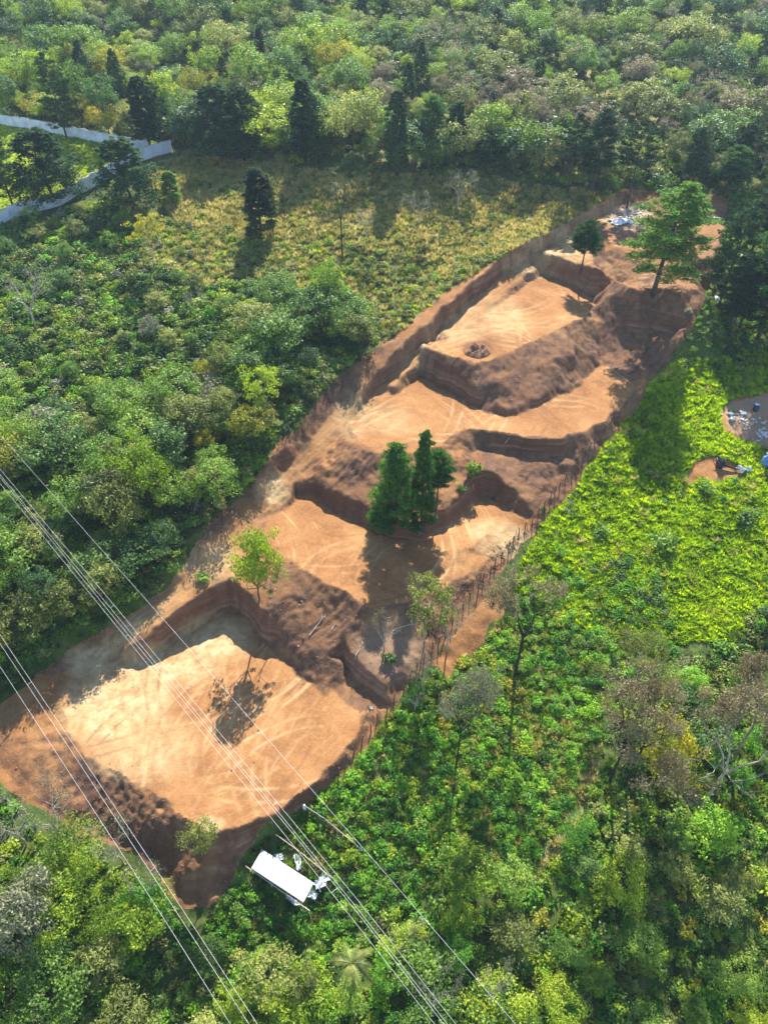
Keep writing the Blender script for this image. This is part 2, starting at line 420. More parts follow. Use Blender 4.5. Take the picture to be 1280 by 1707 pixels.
def soil_mat():
    m, n, l, b = new_mat('earth')
    geo = n.new('ShaderNodeNewGeometry')
    def noise(scale, det=4, rough=.55, dist=0, vec=None):
        t = n.new('ShaderNodeTexNoise'); t.inputs['Scale'].default_value = scale; t.inputs['Detail'].default_value = det
        t.inputs['Roughness'].default_value = rough; t.inputs['Distortion'].default_value = dist
        l.new(vec or geo.outputs['Position'], t.inputs['Vector'])
        return t.outputs['Fac']
    def attr(nm):
        a = n.new('ShaderNodeAttribute'); a.attribute_name = nm
        return a.outputs['Fac']
    def mix(f, c1, c2):
        x = n.new('ShaderNodeMix'); x.data_type = 'RGBA'
        if isinstance(f, (int, float)): x.inputs[0].default_value = f
        else: l.new(f, x.inputs[0])
        for k, c in ((6, c1), (7, c2)):
            if isinstance(c, tuple): x.inputs[k].default_value = (*c, 1)
            else: l.new(c, x.inputs[k])
        return x.outputs[2]
    def math_(op, a, bb, cc=None):
        x = n.new('ShaderNodeMath'); x.operation = op
        for k, q in enumerate((a, bb, cc)):
            if q is None: continue
            if isinstance(q, (int, float)): x.inputs[k].default_value = q
            else: l.new(q, x.inputs[k])
        x.use_clamp = op in ('MULTIPLY',)
        return x.outputs[0]
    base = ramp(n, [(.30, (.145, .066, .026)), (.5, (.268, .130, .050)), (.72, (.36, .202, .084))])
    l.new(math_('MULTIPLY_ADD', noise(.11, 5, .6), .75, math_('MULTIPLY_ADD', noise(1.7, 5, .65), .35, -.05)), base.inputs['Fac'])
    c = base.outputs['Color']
    # loose dug banks: darker soil, deepened further to paint in their shade
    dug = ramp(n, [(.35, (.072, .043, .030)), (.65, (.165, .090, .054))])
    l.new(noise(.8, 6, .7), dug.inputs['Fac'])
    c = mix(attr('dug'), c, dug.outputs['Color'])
    # strata on the cut faces, colours darkened to stand in for wall shade
    sep = n.new('ShaderNodeSeparateXYZ'); l.new(geo.outputs['Position'], sep.inputs[0])
    cmb = n.new('ShaderNodeCombineXYZ')
    for k, q in (('X', math_('MULTIPLY', sep.outputs[0], .04)), ('Y', math_('MULTIPLY', sep.outputs[1], .04)), ('Z', sep.outputs[2])):
        l.new(q, cmb.inputs[k])
    for o_ in n:
        if o_.type == 'MATH' and o_.operation == 'MULTIPLY': o_.use_clamp = False
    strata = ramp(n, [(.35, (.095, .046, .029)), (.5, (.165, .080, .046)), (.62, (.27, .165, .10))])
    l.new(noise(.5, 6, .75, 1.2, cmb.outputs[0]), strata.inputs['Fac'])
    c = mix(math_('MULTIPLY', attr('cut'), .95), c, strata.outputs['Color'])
    cm2 = n.new('ShaderNodeCombineXYZ')
    for k, q in (('X', math_('MULTIPLY', sep.outputs[0], 2.4)), ('Y', math_('MULTIPLY', sep.outputs[1], 2.4)), ('Z', math_('MULTIPLY', sep.outputs[2], .12))):
        l.new(q, cm2.inputs[k])
    for o_ in n:
        if o_.type == 'MATH' and o_.operation == 'MULTIPLY': o_.use_clamp = False
    groove = noise(1.0, 5, .7, .2, cm2.outputs[0])
    c = mix(math_('MULTIPLY', math_('MULTIPLY', attr('cut'), ramp_fac(n, l, groove, .45, .75)), .8), c, (.12, .058, .035))
    # pale chalky subsoil
    pale = ramp(n, [(.35, (.33, .215, .095)), (.65, (.49, .375, .205))])
    l.new(noise(.5, 5, .65), pale.inputs['Fac'])
    pf = math_('MULTIPLY', attr('pale'), ramp_fac(n, l, noise(.35, 5, .7, .6), .24, .50))
    c = mix(pf, c, pale.outputs['Color'])
    # machine track arcs scraped into the pads
    def arcs(cx, cy, sc, lo, hi):
        sb = n.new('ShaderNodeVectorMath'); sb.operation = 'SUBTRACT'; sb.inputs[1].default_value = (cx, cy, 0)
        l.new(geo.outputs['Position'], sb.inputs[0])
        fl = n.new('ShaderNodeVectorMath'); fl.operation = 'MULTIPLY'; fl.inputs[1].default_value = (1, 1, 0)
        l.new(sb.outputs[0], fl.inputs[0])
        sp = n.new('ShaderNodeSeparateXYZ'); l.new(fl.outputs[0], sp.inputs[0])
        ln = n.new('ShaderNodeVectorMath'); ln.operation = 'LENGTH'; l.new(fl.outputs[0], ln.inputs[0])
        cb = n.new('ShaderNodeCombineXYZ')
        l.new(math_('MULTIPLY', ln.outputs['Value'], sc), cb.inputs['X']); l.new(math_('MULTIPLY', math_('ARCTAN2', sp.outputs[1], sp.outputs[0]), 2.6), cb.inputs['Y'])
        for o_ in n:
            if o_.type == 'MATH' and o_.operation == 'MULTIPLY': o_.use_clamp = False
        streak = noise(1.0, 5, .62, .5, cb.outputs[0])
        return ramp_fac(n, l, streak, lo, hi)
    e1 = at(300, 1010, 0); e2 = at(640, 1500, 0)
    tk = math_('MULTIPLY', arcs(e1[0], e1[1], 1.5, .52, .68), ramp_fac(n, l, noise(.09, 4, .6), .48, .72))
    tk2 = math_('MULTIPLY', arcs(e2[0], e2[1] - 30, 1.2, .56, .74), ramp_fac(n, l, noise(.09, 3, .5), .56, .42))
    tmask = attr('track')
    c = mix(math_('MULTIPLY', math_('MULTIPLY', tk, tmask), .6), c, (.66, .45, .22))
    c = mix(math_('MULTIPLY', math_('MULTIPLY', tk2, tmask), .4), c, (.24, .10, .045))
    c = mix(math_('MULTIPLY', attr('tp'), .6), c, (.50, .34, .17))
    c = mix(math_('MULTIPLY', attr('td'), .55), c, (.14, .064, .030))
    # damp stains and lumps
    c = mix(math_('MULTIPLY', ramp_fac(n, l, noise(.16, 6, .72), .56, .72), .45), c, (.20, .082, .035))
    c = mix(math_('MULTIPLY', ramp_fac(n, l, noise(6, 4, .7), .62, .75), .5), c, (.19, .08, .04))
    c = mix(math_('MULTIPLY', ramp_fac(n, l, noise(4.3, 3, .6), .68, .74), .6), c, (.68, .52, .36))
    # dark organic topsoil rim
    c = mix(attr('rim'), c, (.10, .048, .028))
    c = mix(attr('grey'), c, (.34, .25, .17))
    l.new(c, b.inputs['Base Color'])
    b.inputs['Roughness'].default_value = .95; b.inputs['Specular IOR Level'].default_value = .12
    bp = n.new('ShaderNodeBump'); bp.inputs['Strength'].default_value = .55; bp.inputs['Distance'].default_value = .25
    l.new(math_('ADD', noise(2.2, 7, .72), math_('MULTIPLY', math_('MULTIPLY', tk, tmask), .05)), bp.inputs['Height'])
    l.new(bp.outputs[0], b.inputs['Normal'])
    return m

def ramp_fac(n, l, f, lo, hi):
    r = n.new('ShaderNodeMapRange'); r.inputs['From Min'].default_value = lo; r.inputs['From Max'].default_value = hi
    l.new(f, r.inputs['Value'])
    return r.outputs[0]

def turf_mat():
    m, n, l, b = new_mat('turf')
    geo = n.new('ShaderNodeNewGeometry')
    t1 = n.new('ShaderNodeTexNoise'); t1.inputs['Scale'].default_value = .5; t1.inputs['Detail'].default_value = 6; t1.inputs['Roughness'].default_value = .7
    t2 = n.new('ShaderNodeTexNoise'); t2.inputs['Scale'].default_value = .06; t2.inputs['Detail'].default_value = 3
    for t in (t1, t2): l.new(geo.outputs['Position'], t.inputs['Vector'])
    green = ramp(n, [(.3, (.026, .046, .012)), (.5, (.06, .092, .018)), (.7, (.115, .125, .035))])
    bright = ramp(n, [(.3, (.10, .14, .010)), (.55, (.22, .26, .016)), (.75, (.32, .31, .025))])
    dry = ramp(n, [(.3, (.12, .125, .04)), (.55, (.26, .23, .085)), (.75, (.40, .31, .14))])
    last = None
    for r in (green, bright, dry): l.new(t1.outputs['Fac'], r.inputs['Fac'])
    c = green.outputs['Color']
    for nm, r in (('bright', bright), ('dry', dry)):
        a = n.new('ShaderNodeAttribute'); a.attribute_name = nm
        x = n.new('ShaderNodeMix'); x.data_type = 'RGBA'
        l.new(a.outputs['Fac'], x.inputs[0]); l.new(c, x.inputs[6]); l.new(r.outputs['Color'], x.inputs[7])
        c = x.outputs[2]
    l.new(c, b.inputs['Base Color'])
    b.inputs['Roughness'].default_value = .9; b.inputs['Specular IOR Level'].default_value = .15
    bp = n.new('ShaderNodeBump'); bp.inputs['Strength'].default_value = .8; bp.inputs['Distance'].default_value = .4
    l.new(t1.outputs['Fac'], bp.inputs['Height']); l.new(bp.outputs[0], b.inputs['Normal'])
    return m

M = {}
M['earth'] = soil_mat()
M['turf'] = turf_mat()
M['leaf_mid'] = foliage('leaf_mid', [(.15, (.038, .085, .012)), (.5, (.120, .225, .026)), (.85, (.27, .37, .045))], trans=.42)
M['leaf_deep'] = foliage('leaf_deep', [(.15, (.022, .060, .016)), (.5, (.066, .145, .028)), (.85, (.155, .25, .040))], trans=.38)
M['leaf_olive'] = foliage('leaf_olive', [(.15, (.065, .085, .018)), (.5, (.175, .210, .042)), (.85, (.32, .34, .085))], trans=.4)
M['leaf_lime'] = foliage('leaf_lime', [(.15, (.085, .15, .010)), (.5, (.21, .31, .014)), (.85, (.36, .43, .022))], trans=.42)
M['leaf_gold'] = foliage('leaf_gold', [(.15, (.11, .13, .010)), (.5, (.28, .28, .014)), (.85, (.42, .37, .022))], trans=.4)
M['leaf_dry'] = foliage('leaf_dry', [(.15, (.12, .095, .050)), (.5, (.225, .185, .095)), (.85, (.33, .28, .15))], trans=.25)
M['leaf_grey'] = foliage('leaf_grey', [(.15, (0.084, 0.096, 0.050)), (.5, (0.174, 0.186, 0.102)), (.85, (0.282, 0.282, 0.174))], trans=.25)
M['leaf_rich'] = foliage('leaf_rich', [(.15, (.035, .125, .010)), (.5, (.12, .30, .016)), (.85, (.28, .45, .024))], trans=.44)
M['needle_dark'] = foliage('needle_dark', [(.15, (.010, .032, .012)), (.5, (.024, .066, .020)), (.85, (.060, .110, .026))], trans=.14, rough=.85, spec=.1)
M['needle_green'] = foliage('needle_green', [(.15, (.018, .060, .014)), (.5, (.056, .155, .024)), (.85, (.165, .275, .034))], trans=.32, rough=.8, spec=.12)
M['grass_lime'] = foliage('grass_lime', [(.15, (.10, .18, .008)), (.5, (.27, .40, .012)), (.85, (.46, .55, .020))], trans=.6, patch=.07)
M['grass_dry'] = foliage('grass_dry', [(.15, (.17, .165, .045)), (.5, (.36, .32, .10)), (.85, (.54, .43, .17))], trans=.4)
M['bark'] = plain('bark', (.075, .055, .042), .9, .4, 2.5)
M['bark_tan'] = plain('bark_tan', (.24, .19, .12), .9, .3, 2.5)
M['bark_pale'] = plain('bark_pale', (.36, .32, .26), .85, .3, 2.5)
M['bark_dark'] = plain('bark_dark', (.028, .022, .018), .9, .3, 2.5)
M['wood'] = plain('wood', (.13, .085, .055), .85, .35, 4)
M['timber'] = plain('timber', (.52, .42, .32), .75, .2, 3)
M['white_sheet'] = plain('white_sheet', (.44, .455, .47), .5, .16, .9, .4)
M['plastic_white'] = plain('plastic_white', (.58, .61, .66), .45, .2, 6, .4)
M['plastic_blue'] = plain('plastic_blue', (.10, .22, .45), .4, .2, 3, .5)
M['plaster'] = plain('plaster', (.58, .62, .66), .85, .22, .5)
M['metal'] = plain('metal', (.50, .49, .50), .5, .08, 1, .4, .2)
M['black'] = plain('black', (.012, .012, .016), .45, .3, 3, .5)
M['rubble'] = plain('rubble', (.42, .38, .34), .9, .3, 1.5)
M['rock'] = plain('rock', (.24, .15, .10), .9, .3, 1.5)
M['clod'] = plain('clod', (.19, .095, .05), .95, .35, 1.5)
M['concrete'] = plain('concrete', (.36, .34, .33), .9, .2, .5)

# ------------------------------------------------------------------ mesh helpers
def mesh(name, V, Q=None, T=None, mats=(), mi=None, smooth=False):
    """V (n,3); Q (k,4) quads; T (k,3) triangles"""
    V = np.asarray(V, np.float32)
    loops = []; starts = []; n = 0
    if Q is not None and len(Q):
        Q = np.asarray(Q, np.int32); loops.append(Q.ravel()); starts.append(np.arange(len(Q)) * 4 + n); n += Q.size
    if T is not None and len(T):
        T = np.asarray(T, np.int32); loops.append(T.ravel()); starts.append(np.arange(len(T)) * 3 + n); n += T.size
    me = bpy.data.meshes.new(name)
    L = np.concatenate(loops); S = np.concatenate(starts).astype(np.int32)
    me.vertices.add(len(V)); me.vertices.foreach_set('co', V.ravel())
    me.loops.add(len(L)); me.loops.foreach_set('vertex_index', L)
    me.polygons.add(len(S)); me.polygons.foreach_set('loop_start', S)
    for m in mats:
        me.materials.append(M[m] if isinstance(m, str) else m)
    if mi is not None:
        me.polygons.foreach_set('material_index', np.asarray(mi, np.int32))
    me.polygons.foreach_set('use_smooth', np.full(len(S), smooth))
    me.update(calc_edges=True)
    return me

def link(name, me, parent=None, loc=None):
    o = bpy.data.objects.new(name, me); COL.objects.link(o)
    if parent is not None: o.parent = parent
    if loc is not None: o.location = loc
    return o

LABELS = set()
def tag(o, label=None, cat=None, group=None, kind=None):
    if label: o['label'] = label
    if cat: o['category'] = cat
    if group: o['group'] = group
    if kind: o['kind'] = kind
    return o

class MB:
    """collects boxes, tubes and blobs into one mesh"""
    def __init__(s): s.V = []; s.Q = []; s.T = []; s.n = 0
    def add(s, V, Q=None, T=None):
        V = np.asarray(V, float).reshape(-1, 3)
        if Q is not None and len(Q): s.Q.append(np.asarray(Q) + s.n)
        if T is not None and len(T): s.T.append(np.asarray(T) + s.n)
        s.V.append(V); s.n += len(V)
        return s
    def tube(s, path, rad, sides=6, cap=True):
        P = np.asarray(path, float); k = len(P)
        R = np.broadcast_to(np.asarray(rad, float), (k,))
        tan = np.gradient(P, axis=0) if k > 2 else np.repeat((P[1] - P[0])[None], k, 0)
        tan /= np.linalg.norm(tan, axis=1)[:, None] + 1e-9
        ref = np.array([1., 0, 0]) if abs(tan[0][2]) > .7 else np.array([0, 0, 1.])
        A = np.cross(tan, ref); A /= np.linalg.norm(A, axis=1)[:, None] + 1e-9
        B = np.cross(tan, A)
        th = np.linspace(0, 2 * math.pi, sides, endpoint=False)
        V = P[:, None] + R[:, None, None] * (np.cos(th)[None, :, None] * A[:, None] + np.sin(th)[None, :, None] * B[:, None])
        i = np.arange(sides); j = (i + 1) % sides
        Q = np.concatenate([np.stack([i + a * sides, j + a * sides, j + (a + 1) * sides, i + (a + 1) * sides], 1) for a in range(k - 1)])
        T = []
        V = V.reshape(-1, 3)
        if cap:
            V = np.vstack([V, P[0], P[-1]])
            c0, c1 = k * sides, k * sides + 1
            T = [(c0, b_, a_) for a_, b_ in zip(i, j)] + [(c1, a_ + (k - 1) * sides, b_ + (k - 1) * sides) for a_, b_ in zip(i, j)]
        return s.add(V, Q, T)
    def box(s, c, size, rz=0., rx=0., ry=0.):
        x, y, z = np.array(size) / 2
        V = np.array([(a, b, d) for d in (-z, z) for b in (-y, y) for a in (-x, x)], float)
        def rot(V, i, j, a):
            ca, sa = math.cos(a), math.sin(a); W = V.copy()
            W[:, i] = ca * V[:, i] - sa * V[:, j]; W[:, j] = sa * V[:, i] + ca * V[:, j]
            return W
        if rx: V = rot(V, 1, 2, rx)
        if ry: V = rot(V, 2, 0, ry)
        if rz: V = rot(V, 0, 1, rz)
        return s.add(V + np.array(c), [(0, 2, 3, 1), (4, 5, 7, 6), (0, 1, 5, 4), (2, 6, 7, 3), (0, 4, 6, 2), (1, 3, 7, 5)])
    def blob(s, c, r, rng, sub=1, jit=.25):
        V, T = ICO[sub]
        W = V * (1 + jit * (rng.random(len(V))[:, None] - .5)) * np.asarray(r) + np.asarray(c)
        return s.add(W, None, T)
    def lathe(s, prof, c=(0, 0, 0), sides=14):
        th = np.linspace(0, 2 * math.pi, sides, endpoint=False)
        V = np.array([(r * math.cos(t) + c[0], r * math.sin(t) + c[1], z + c[2]) for r, z in prof for t in th])
        i = np.arange(sides); j = (i + 1) % sides
        Q = np.concatenate([np.stack([i + a * sides, j + a * sides, j + (a + 1) * sides, i + (a + 1) * sides], 1) for a in range(len(prof) - 1)])
        return s.add(V, Q)
    def mesh(s, name, mats, smooth=False):
        V = np.vstack(s.V)
        return mesh(name, V, np.concatenate(s.Q) if s.Q else None, np.concatenate(s.T) if s.T else None, mats, smooth=smooth)

def ico(sub):
    import bmesh
    bm = bmesh.new(); bmesh.ops.create_icosphere(bm, subdivisions=sub, radius=1)
    V = np.array([v.co[:] for v in bm.verts]); T = np.array([[v.index for v in f.verts] for f in bm.faces]); bm.free()
    return V, T
ICO = {1: ico(1), 2: ico(2), 3: ico(3)}

def unit(A):
    return A / (np.linalg.norm(A, axis=-1, keepdims=True) + 1e-9)

def leaf_quads(C, N, size, rng, ratio=.55, droop=0):
    """one bent-free leaf spray (a kite of four corners) per centre C facing N"""
    k = len(C)
    N = unit(N)
    r = rng.normal(size=(k, 3)); r[:, 2] -= droop
    A = unit(np.cross(N, r)); B = np.cross(N, A)
    s = size * (.65 + .7 * rng.random((k, 1)))
    a = A * s * .5; b = B * s * .5 * ratio
    off = A * s * .12
    V = np.stack([C - a, C + b + off, C + a, C - b + off], 1).reshape(-1, 3)
    Q = np.arange(4 * k).reshape(-1, 4)
    return V, Q

def clump_leaves(cen, rad, per, size, rng, center, up=.55, out=.6, jit=.75, flat=1., ratio=.55):
    cen = np.asarray(cen); rad = np.asarray(rad)
    idx = np.repeat(np.arange(len(cen)), per)
    d = unit(rng.normal(size=(len(idx), 3))) * (rng.random((len(idx), 1)) ** .45)
    d[:, 2] *= flat
    C = cen[idx] + d * rad[idx, None]
    N = out * unit(C - center) + .45 * d + np.array([0, 0, up]) + jit * rng.normal(size=d.shape)
    return leaf_quads(C, N, size, rng, ratio)

# ------------------------------------------------------------------ plants: prototypes
def limb_path(a, b, rng, n=4, wob=.12, sag=0):
    t = np.linspace(0, 1, n)[:, None]
    a = np.asarray(a, float); b = np.asarray(b, float)
    P = a + (b - a) * t
    L = np.linalg.norm(b - a)
    P[1:-1] += rng.normal(size=(n - 2, 3)) * wob * L * .5
    P[:, 2] += sag * L * (t[:, 0] * (1 - t[:, 0])) * 4
    return P

def broad(seed, H=10., R=4.4, base=.34, nclump=52, per=62, leaf=.42, gap=.0, trunk_r=.16, stems=1, crad=(.24, .36)):
    """spreading broadleaf tree: returns (trunk MB, leaf V, leaf Q)"""
    rng = np.random.default_rng(seed)
    zc = H * (base + 1) / 2; rz = H * (1 - base) / 2
    d = unit(rng.normal(size=(nclump * 3, 3)))
    d = d[d[:, 2] > -.55][:nclump]
    lob = 1 + .34 * np.sin(d[:, 0] * 2.3 + seed) * np.cos(d[:, 1] * 2.9 + seed * 2) + .14 * rng.normal(size=len(d))
    f = (.45 + .5 * rng.random(len(d)) ** .6) * lob
    cen = np.stack([d[:, 0] * R * f, d[:, 1] * R * f, zc + d[:, 2] * rz * f], 1)
    rad = R * rng.uniform(*crad, len(d))
    V, Q = clump_leaves(cen, rad, per, leaf, rng, np.array([0, 0, zc - .3 * rz]), flat=.62)
    tb = MB()
    for s in range(stems):
        off = rng.normal(size=2) * .25 * (stems > 1)
        top = np.array([off[0] * 3 + rng.normal() * .3, off[1] * 3 + rng.normal() * .3, zc])
        P = limb_path([off[0], off[1], -.6], top, rng, 6, .05)
        tb.tube(P, np.linspace(trunk_r, trunk_r * .35, 6) / (1 if stems == 1 else 1.5), 7)
        for k in rng.choice(len(cen), min(9, len(cen)), replace=False):
            a = P[int(rng.integers(2, 5))]
            tb.tube(limb_path(a, cen[k], rng, 4, .14), np.linspace(trunk_r * .45, .03, 4), 5, False)
    return tb, V, Q

def conifer(seed, H=24., R=4.4, base=.1, n=340, per=40, leaf=.62, power=.75, dark=True, top=1.0):
    """dense dark cypress: ragged cone of drooping sprays"""
    rng = np.random.default_rng(seed)
    t = rng.random(n) ** .8
    ang = rng.random(n) * 2 * math.pi
    prof = R * ((1.02 - t) ** power) * (.42 + 1.1 * vnoise(t * 5.5 + 20, (ang * 1.6) % 6.28 + seed, seed)) + .3
    f = np.sqrt(rng.uniform(.25, 1, n))
    z = H * (base + (1 - base) * t * top)
    cen = np.stack([np.cos(ang) * prof * f, np.sin(ang) * prof * f, z], 1)
    rad = np.clip(R * .19 * (1.15 - t) + .28, .4, 1.3)
    V, Q = clump_leaves(cen, rad, per, leaf, rng, np.array([0, 0, H * .35]), up=.35, out=.8, jit=.6, flat=.75, ratio=.4)
    tb = MB()
    P = limb_path([0, 0, -.8], [rng.normal() * .2, rng.normal() * .2, H * .97], rng, 7, .012)
    tb.tube(P, np.linspace(.33, .04, 7) * H / 24, 7)
    for k in range(0, n, 9):
        a = np.array([0, 0, max(cen[k, 2] - prof[k] * .3, .5)])
        tb.tube([a, cen[k]], [.07, .02], 4, False)
    return tb, V, Q

def pine(seed, H=22., R=4.5, base=.28, whorls=15, leaf=.5, per=46, power=.6, gaps=.25):
    """open pine: whorls of upswept branches carrying flat needle plumes"""
    rng = np.random.default_rng(seed)
    tb = MB()
    lean = rng.normal(size=2) * .02 * H
    P = np.array([[lean[0] * t * t, lean[1] * t * t, -.8 + (H + .6) * t] for t in np.linspace(0, 1, 8)])
    tb.tube(P, np.linspace(.32, .04, 8) * H / 24, 8)
    cen = []; rad = []
    for w_ in range(whorls):
        t = w_ / (whorls - 1)
        z = H * (base + (1 - base) * (t ** .9)) - .2
        L = R * ((1 - t) ** power + .10) * rng.uniform(.75, 1.12)
        if t < .15: L *= .75
        k = rng.integers(4, 7)
        a0 = rng.random() * 6.28
        for b in range(k):
            if rng.random() < gaps: continue
            a = a0 + 6.283 * b / k + rng.normal() * .25
            l_ = L * rng.uniform(.6, 1.1)
            tip = np.array([math.cos(a) * l_, math.sin(a) * l_, z + l_ * rng.uniform(-.12, .28)])
            root = np.array([lean[0] * (z / H) ** 2, lean[1] * (z / H) ** 2, z - .3])
            tip[:2] += root[:2]
            tb.tube(limb_path(root, tip, rng, 4, .05, -.05), np.linspace(.09, .02, 4), 4, False)
            m = max(2, int(l_ / .95))
            for q in range(m):
                s = .35 + .65 * (q + 1) / m
                cen.append(root + (tip - root) * s + rng.normal(size=3) * .25 + np.array([0, 0, .15]))
                rad.append(rng.uniform(.7, 1.15) * (.6 + .4 * min(1, l_ / 2.5)))
    cen.append(np.array([lean[0], lean[1], H])); rad.append(.6)
    V, Q = clump_leaves(np.array(cen), np.array(rad), per, leaf, rng, np.array([0, 0, H * .45]), up=.35, out=.4, jit=.95, flat=.5, ratio=.3)
    return tb, V, Q

def bare(seed, H=9., R=4., base=.4, levels=4, trunk_r=.15, leaf=.22, nleaf=700, spread=.75):
    """leafless crown: forking limbs to fine twigs, with a thin scatter of small dry leaves"""
    rng = np.random.default_rng(seed)
    tb = MB(); tips = []
    def grow(p, d, L, r, lev):
        e = p + d * L
        mid = p + d * L * .5 + rng.normal(size=3) * L * .07
        tb.tube([p, mid, e], [r, r * .8, r * .62], 5 if lev < 2 else 3, False)
        tips.append(e)
        if lev >= levels: return
        for _ in range(rng.integers(2, 4) if lev < levels - 1 else 3):
            nd = unit(d + rng.normal(size=3) * spread * np.array([1, 1, .6]) + np.array([0, 0, .12]))
            grow(e, nd, L * rng.uniform(.58, .82), r * .58, lev + 1)
    L0 = H * (1 - base) * .42
    tb.tube([[0, 0, -.6], [rng.normal() * .1, rng.normal() * .1, H * base * .5], [0, 0, H * base]], [trunk_r * 1.25, trunk_r, trunk_r * .9], 7)
    for k in range(4):
        a = 6.283 * k / 4 + rng.normal() * .4
        grow(np.array([0, 0, H * base * rng.uniform(.85, 1)]), unit(np.array([math.cos(a) * .8, math.sin(a) * .8, 1.])), L0, trunk_r * .6, 1)
    T = np.array(tips)
    s = R / np.percentile(np.abs(T[:, :2]).max(1), 92)
    for A in tb.V[1:]: A[:, :2] *= s
    T[:, :2] *= s
    sz = H / T[:, 2].max()
    for A in tb.V[1:]: A[:, 2] = np.where(A[:, 2] > H * base, H * base + (A[:, 2] - H * base) * (H - H * base) / (T[:, 2].max() - H * base), A[:, 2])
    T[:, 2] = np.where(T[:, 2] > H * base, H * base + (T[:, 2] - H * base) * (H - H * base) / (T[:, 2].max() - H * base), T[:, 2])
    C = T[rng.integers(len(T) // 3, len(T), nleaf)] + rng.normal(size=(nleaf, 3)) * .32
    V, Q = leaf_quads(C, rng.normal(size=C.shape) + np.array([0, 0, .5]), leaf, rng, .5)
    return tb, V, Q

def bush(seed, R=1.3, H=1.6, n=9, per=36, leaf=.34, ratio=.6):
    rng = np.random.default_rng(seed)
    d = unit(rng.normal(size=(n, 3))); d[:, 2] = np.abs(d[:, 2])
    f = rng.uniform(.35, .85, n)
    cen = d * f[:, None] * np.array([R, R, H * .75]) + np.array([0, 0, H * .22])
    rad = R * rng.uniform(.34, .55, n)
    return clump_leaves(cen, rad, per, leaf, rng, np.array([0, 0, 0.]), up=.5, out=.6, jit=.6, flat=.75, ratio=ratio)

def tuft(seed, n=46, H=.7, R=.5, wd=.05):
    rng = np.random.default_rng(seed)
    a = rng.random(n) * 6.283; r = R * np.sqrt(rng.random(n)) * .6
    p = np.stack([np.cos(a) * r, np.sin(a) * r, np.zeros(n) - .05], 1)
    lean = np.stack([np.cos(a), np.sin(a), np.zeros(n)], 1) * rng.uniform(.1, .75, (n, 1)) * H + rng.normal(size=(n, 3)) * .1
    h = H * rng.uniform(.6, 1.1, (n, 1))
    side = np.stack([-np.sin(a + rng.normal(size=n)), np.cos(a + rng.normal(size=n)), np.zeros(n)], 1) * wd
    mid = p + lean * .35 + np.array([0, 0, 1.]) * h * .65
    tip = p + lean + np.array([0, 0, 1.]) * h
    V = np.stack([p - side, p + side, mid + side, tip, mid - side], 1)
    k = np.arange(n)[:, None] * 5
    T = np.concatenate([k + np.array([[0, 1, 2]]), k + np.array([[0, 2, 4]]), k + np.array([[4, 2, 3]])])
    return V.reshape(-1, 3), T

PROTO = {}   # name -> (trunk mesh, {material: crown mesh}, H, R)
def proto_tree(key, gen, bark, H, R, **kw):
    tb, V, Q = gen(H=H, R=R, **kw)
    PROTO[key] = dict(trunk=tb.mesh(key + '_trunk', [bark], True), V=V, Q=Q, crown={}, joint={}, tb=tb, bark=bark, H=H, R=R)
def crown_mesh(key, mat):
    p = PROTO[key]
    if mat not in p['crown']:
        p['crown'][mat] = mesh(key + '_' + mat, p['V'], p['Q'], None, [mat])
    return p['crown'][mat]
def joint_mesh(key, mat):
    """trunk and crown in one mesh, for trees too far off to show their parts"""
    p = PROTO[key]
    if mat not in p['joint']:
        tb = p['tb']; V1 = np.vstack(tb.V); Q1 = np.concatenate(tb.Q); n = len(V1)
        p['joint'][mat] = mesh(key + '_far_' + mat, np.vstack([V1, p['V']]), np.vstack([Q1, p['Q'] + n]), None, [p['bark'], mat],
                               np.r_[np.zeros(len(Q1)), np.ones(len(p['Q']))])
    return p['joint'][mat]

for k, (H_, R_, b_, nc, g) in enumerate([(10, 4.6, .3, 54, 60), (9, 4.0, .22, 48, 60), (12, 4.2, .36, 52, 62), (8, 4.4, .3, 44, 58), (11, 5.2, .34, 62, 60)]):
    proto_tree('broad%d' % k, lambda seed=k, **kw: broad(seed + 3, **kw), 'bark', H_, R_, base=b_, nclump=nc, per=g)
for k, (H_, R_) in enumerate([(10, 4.4), (12, 4.2)]):
    proto_tree('airy%d' % k, lambda seed=k, **kw: broad(seed + 31, **kw), 'bark_pale', H_, R_, base=.42, nclump=40, per=70, leaf=.36, crad=(.16, .26), trunk_r=.13)
for k, (H_, R_, pw) in enumerate([(24, 4.6, .6), (22, 5.4, .38), (25, 3.0, .42)]):
    proto_tree('cypress%d' % k, lambda seed=k, **kw: conifer(seed + 11, **kw), 'bark', H_, R_, power=pw)
for k, (H_, R_, b_) in enumerate([(22, 4.6, .22), (24, 4.4, .34), (20, 5.0, .45)]):
    proto_tree('pine%d' % k, lambda seed=k, **kw: pine(seed + 5, **kw), 'bark', H_, R_, base=b_, whorls=19, gaps=.08, per=95, power=.5, leaf=.46)
proto_tree('bushypine0', lambda **kw: pine(58, **kw), 'bark', 20, 4.8, base=.06, whorls=24, gaps=.05, per=95, power=.75, leaf=.46)
proto_tree('ragged0', lambda **kw: pine(77, **kw), 'bark', 22, 5.2, base=.18, whorls=18, gaps=.18, per=52, power=.45, leaf=.6)
proto_tree('umbrella0', lambda **kw: pine(91, **kw), 'bark', 22, 5.6, base=.55, whorls=9, gaps=.1, per=60, power=.35, leaf=.6)
for k, (H_, R_, b_) in enumerate([(9, 4.0, .35), (12, 4.6, .45), (7, 3.4, .25)]):
    proto_tree('bare%d' % k, lambda seed=k, **kw: bare(seed + 4, **kw), 'bark_pale', H_, R_, base=b_, nleaf=900)
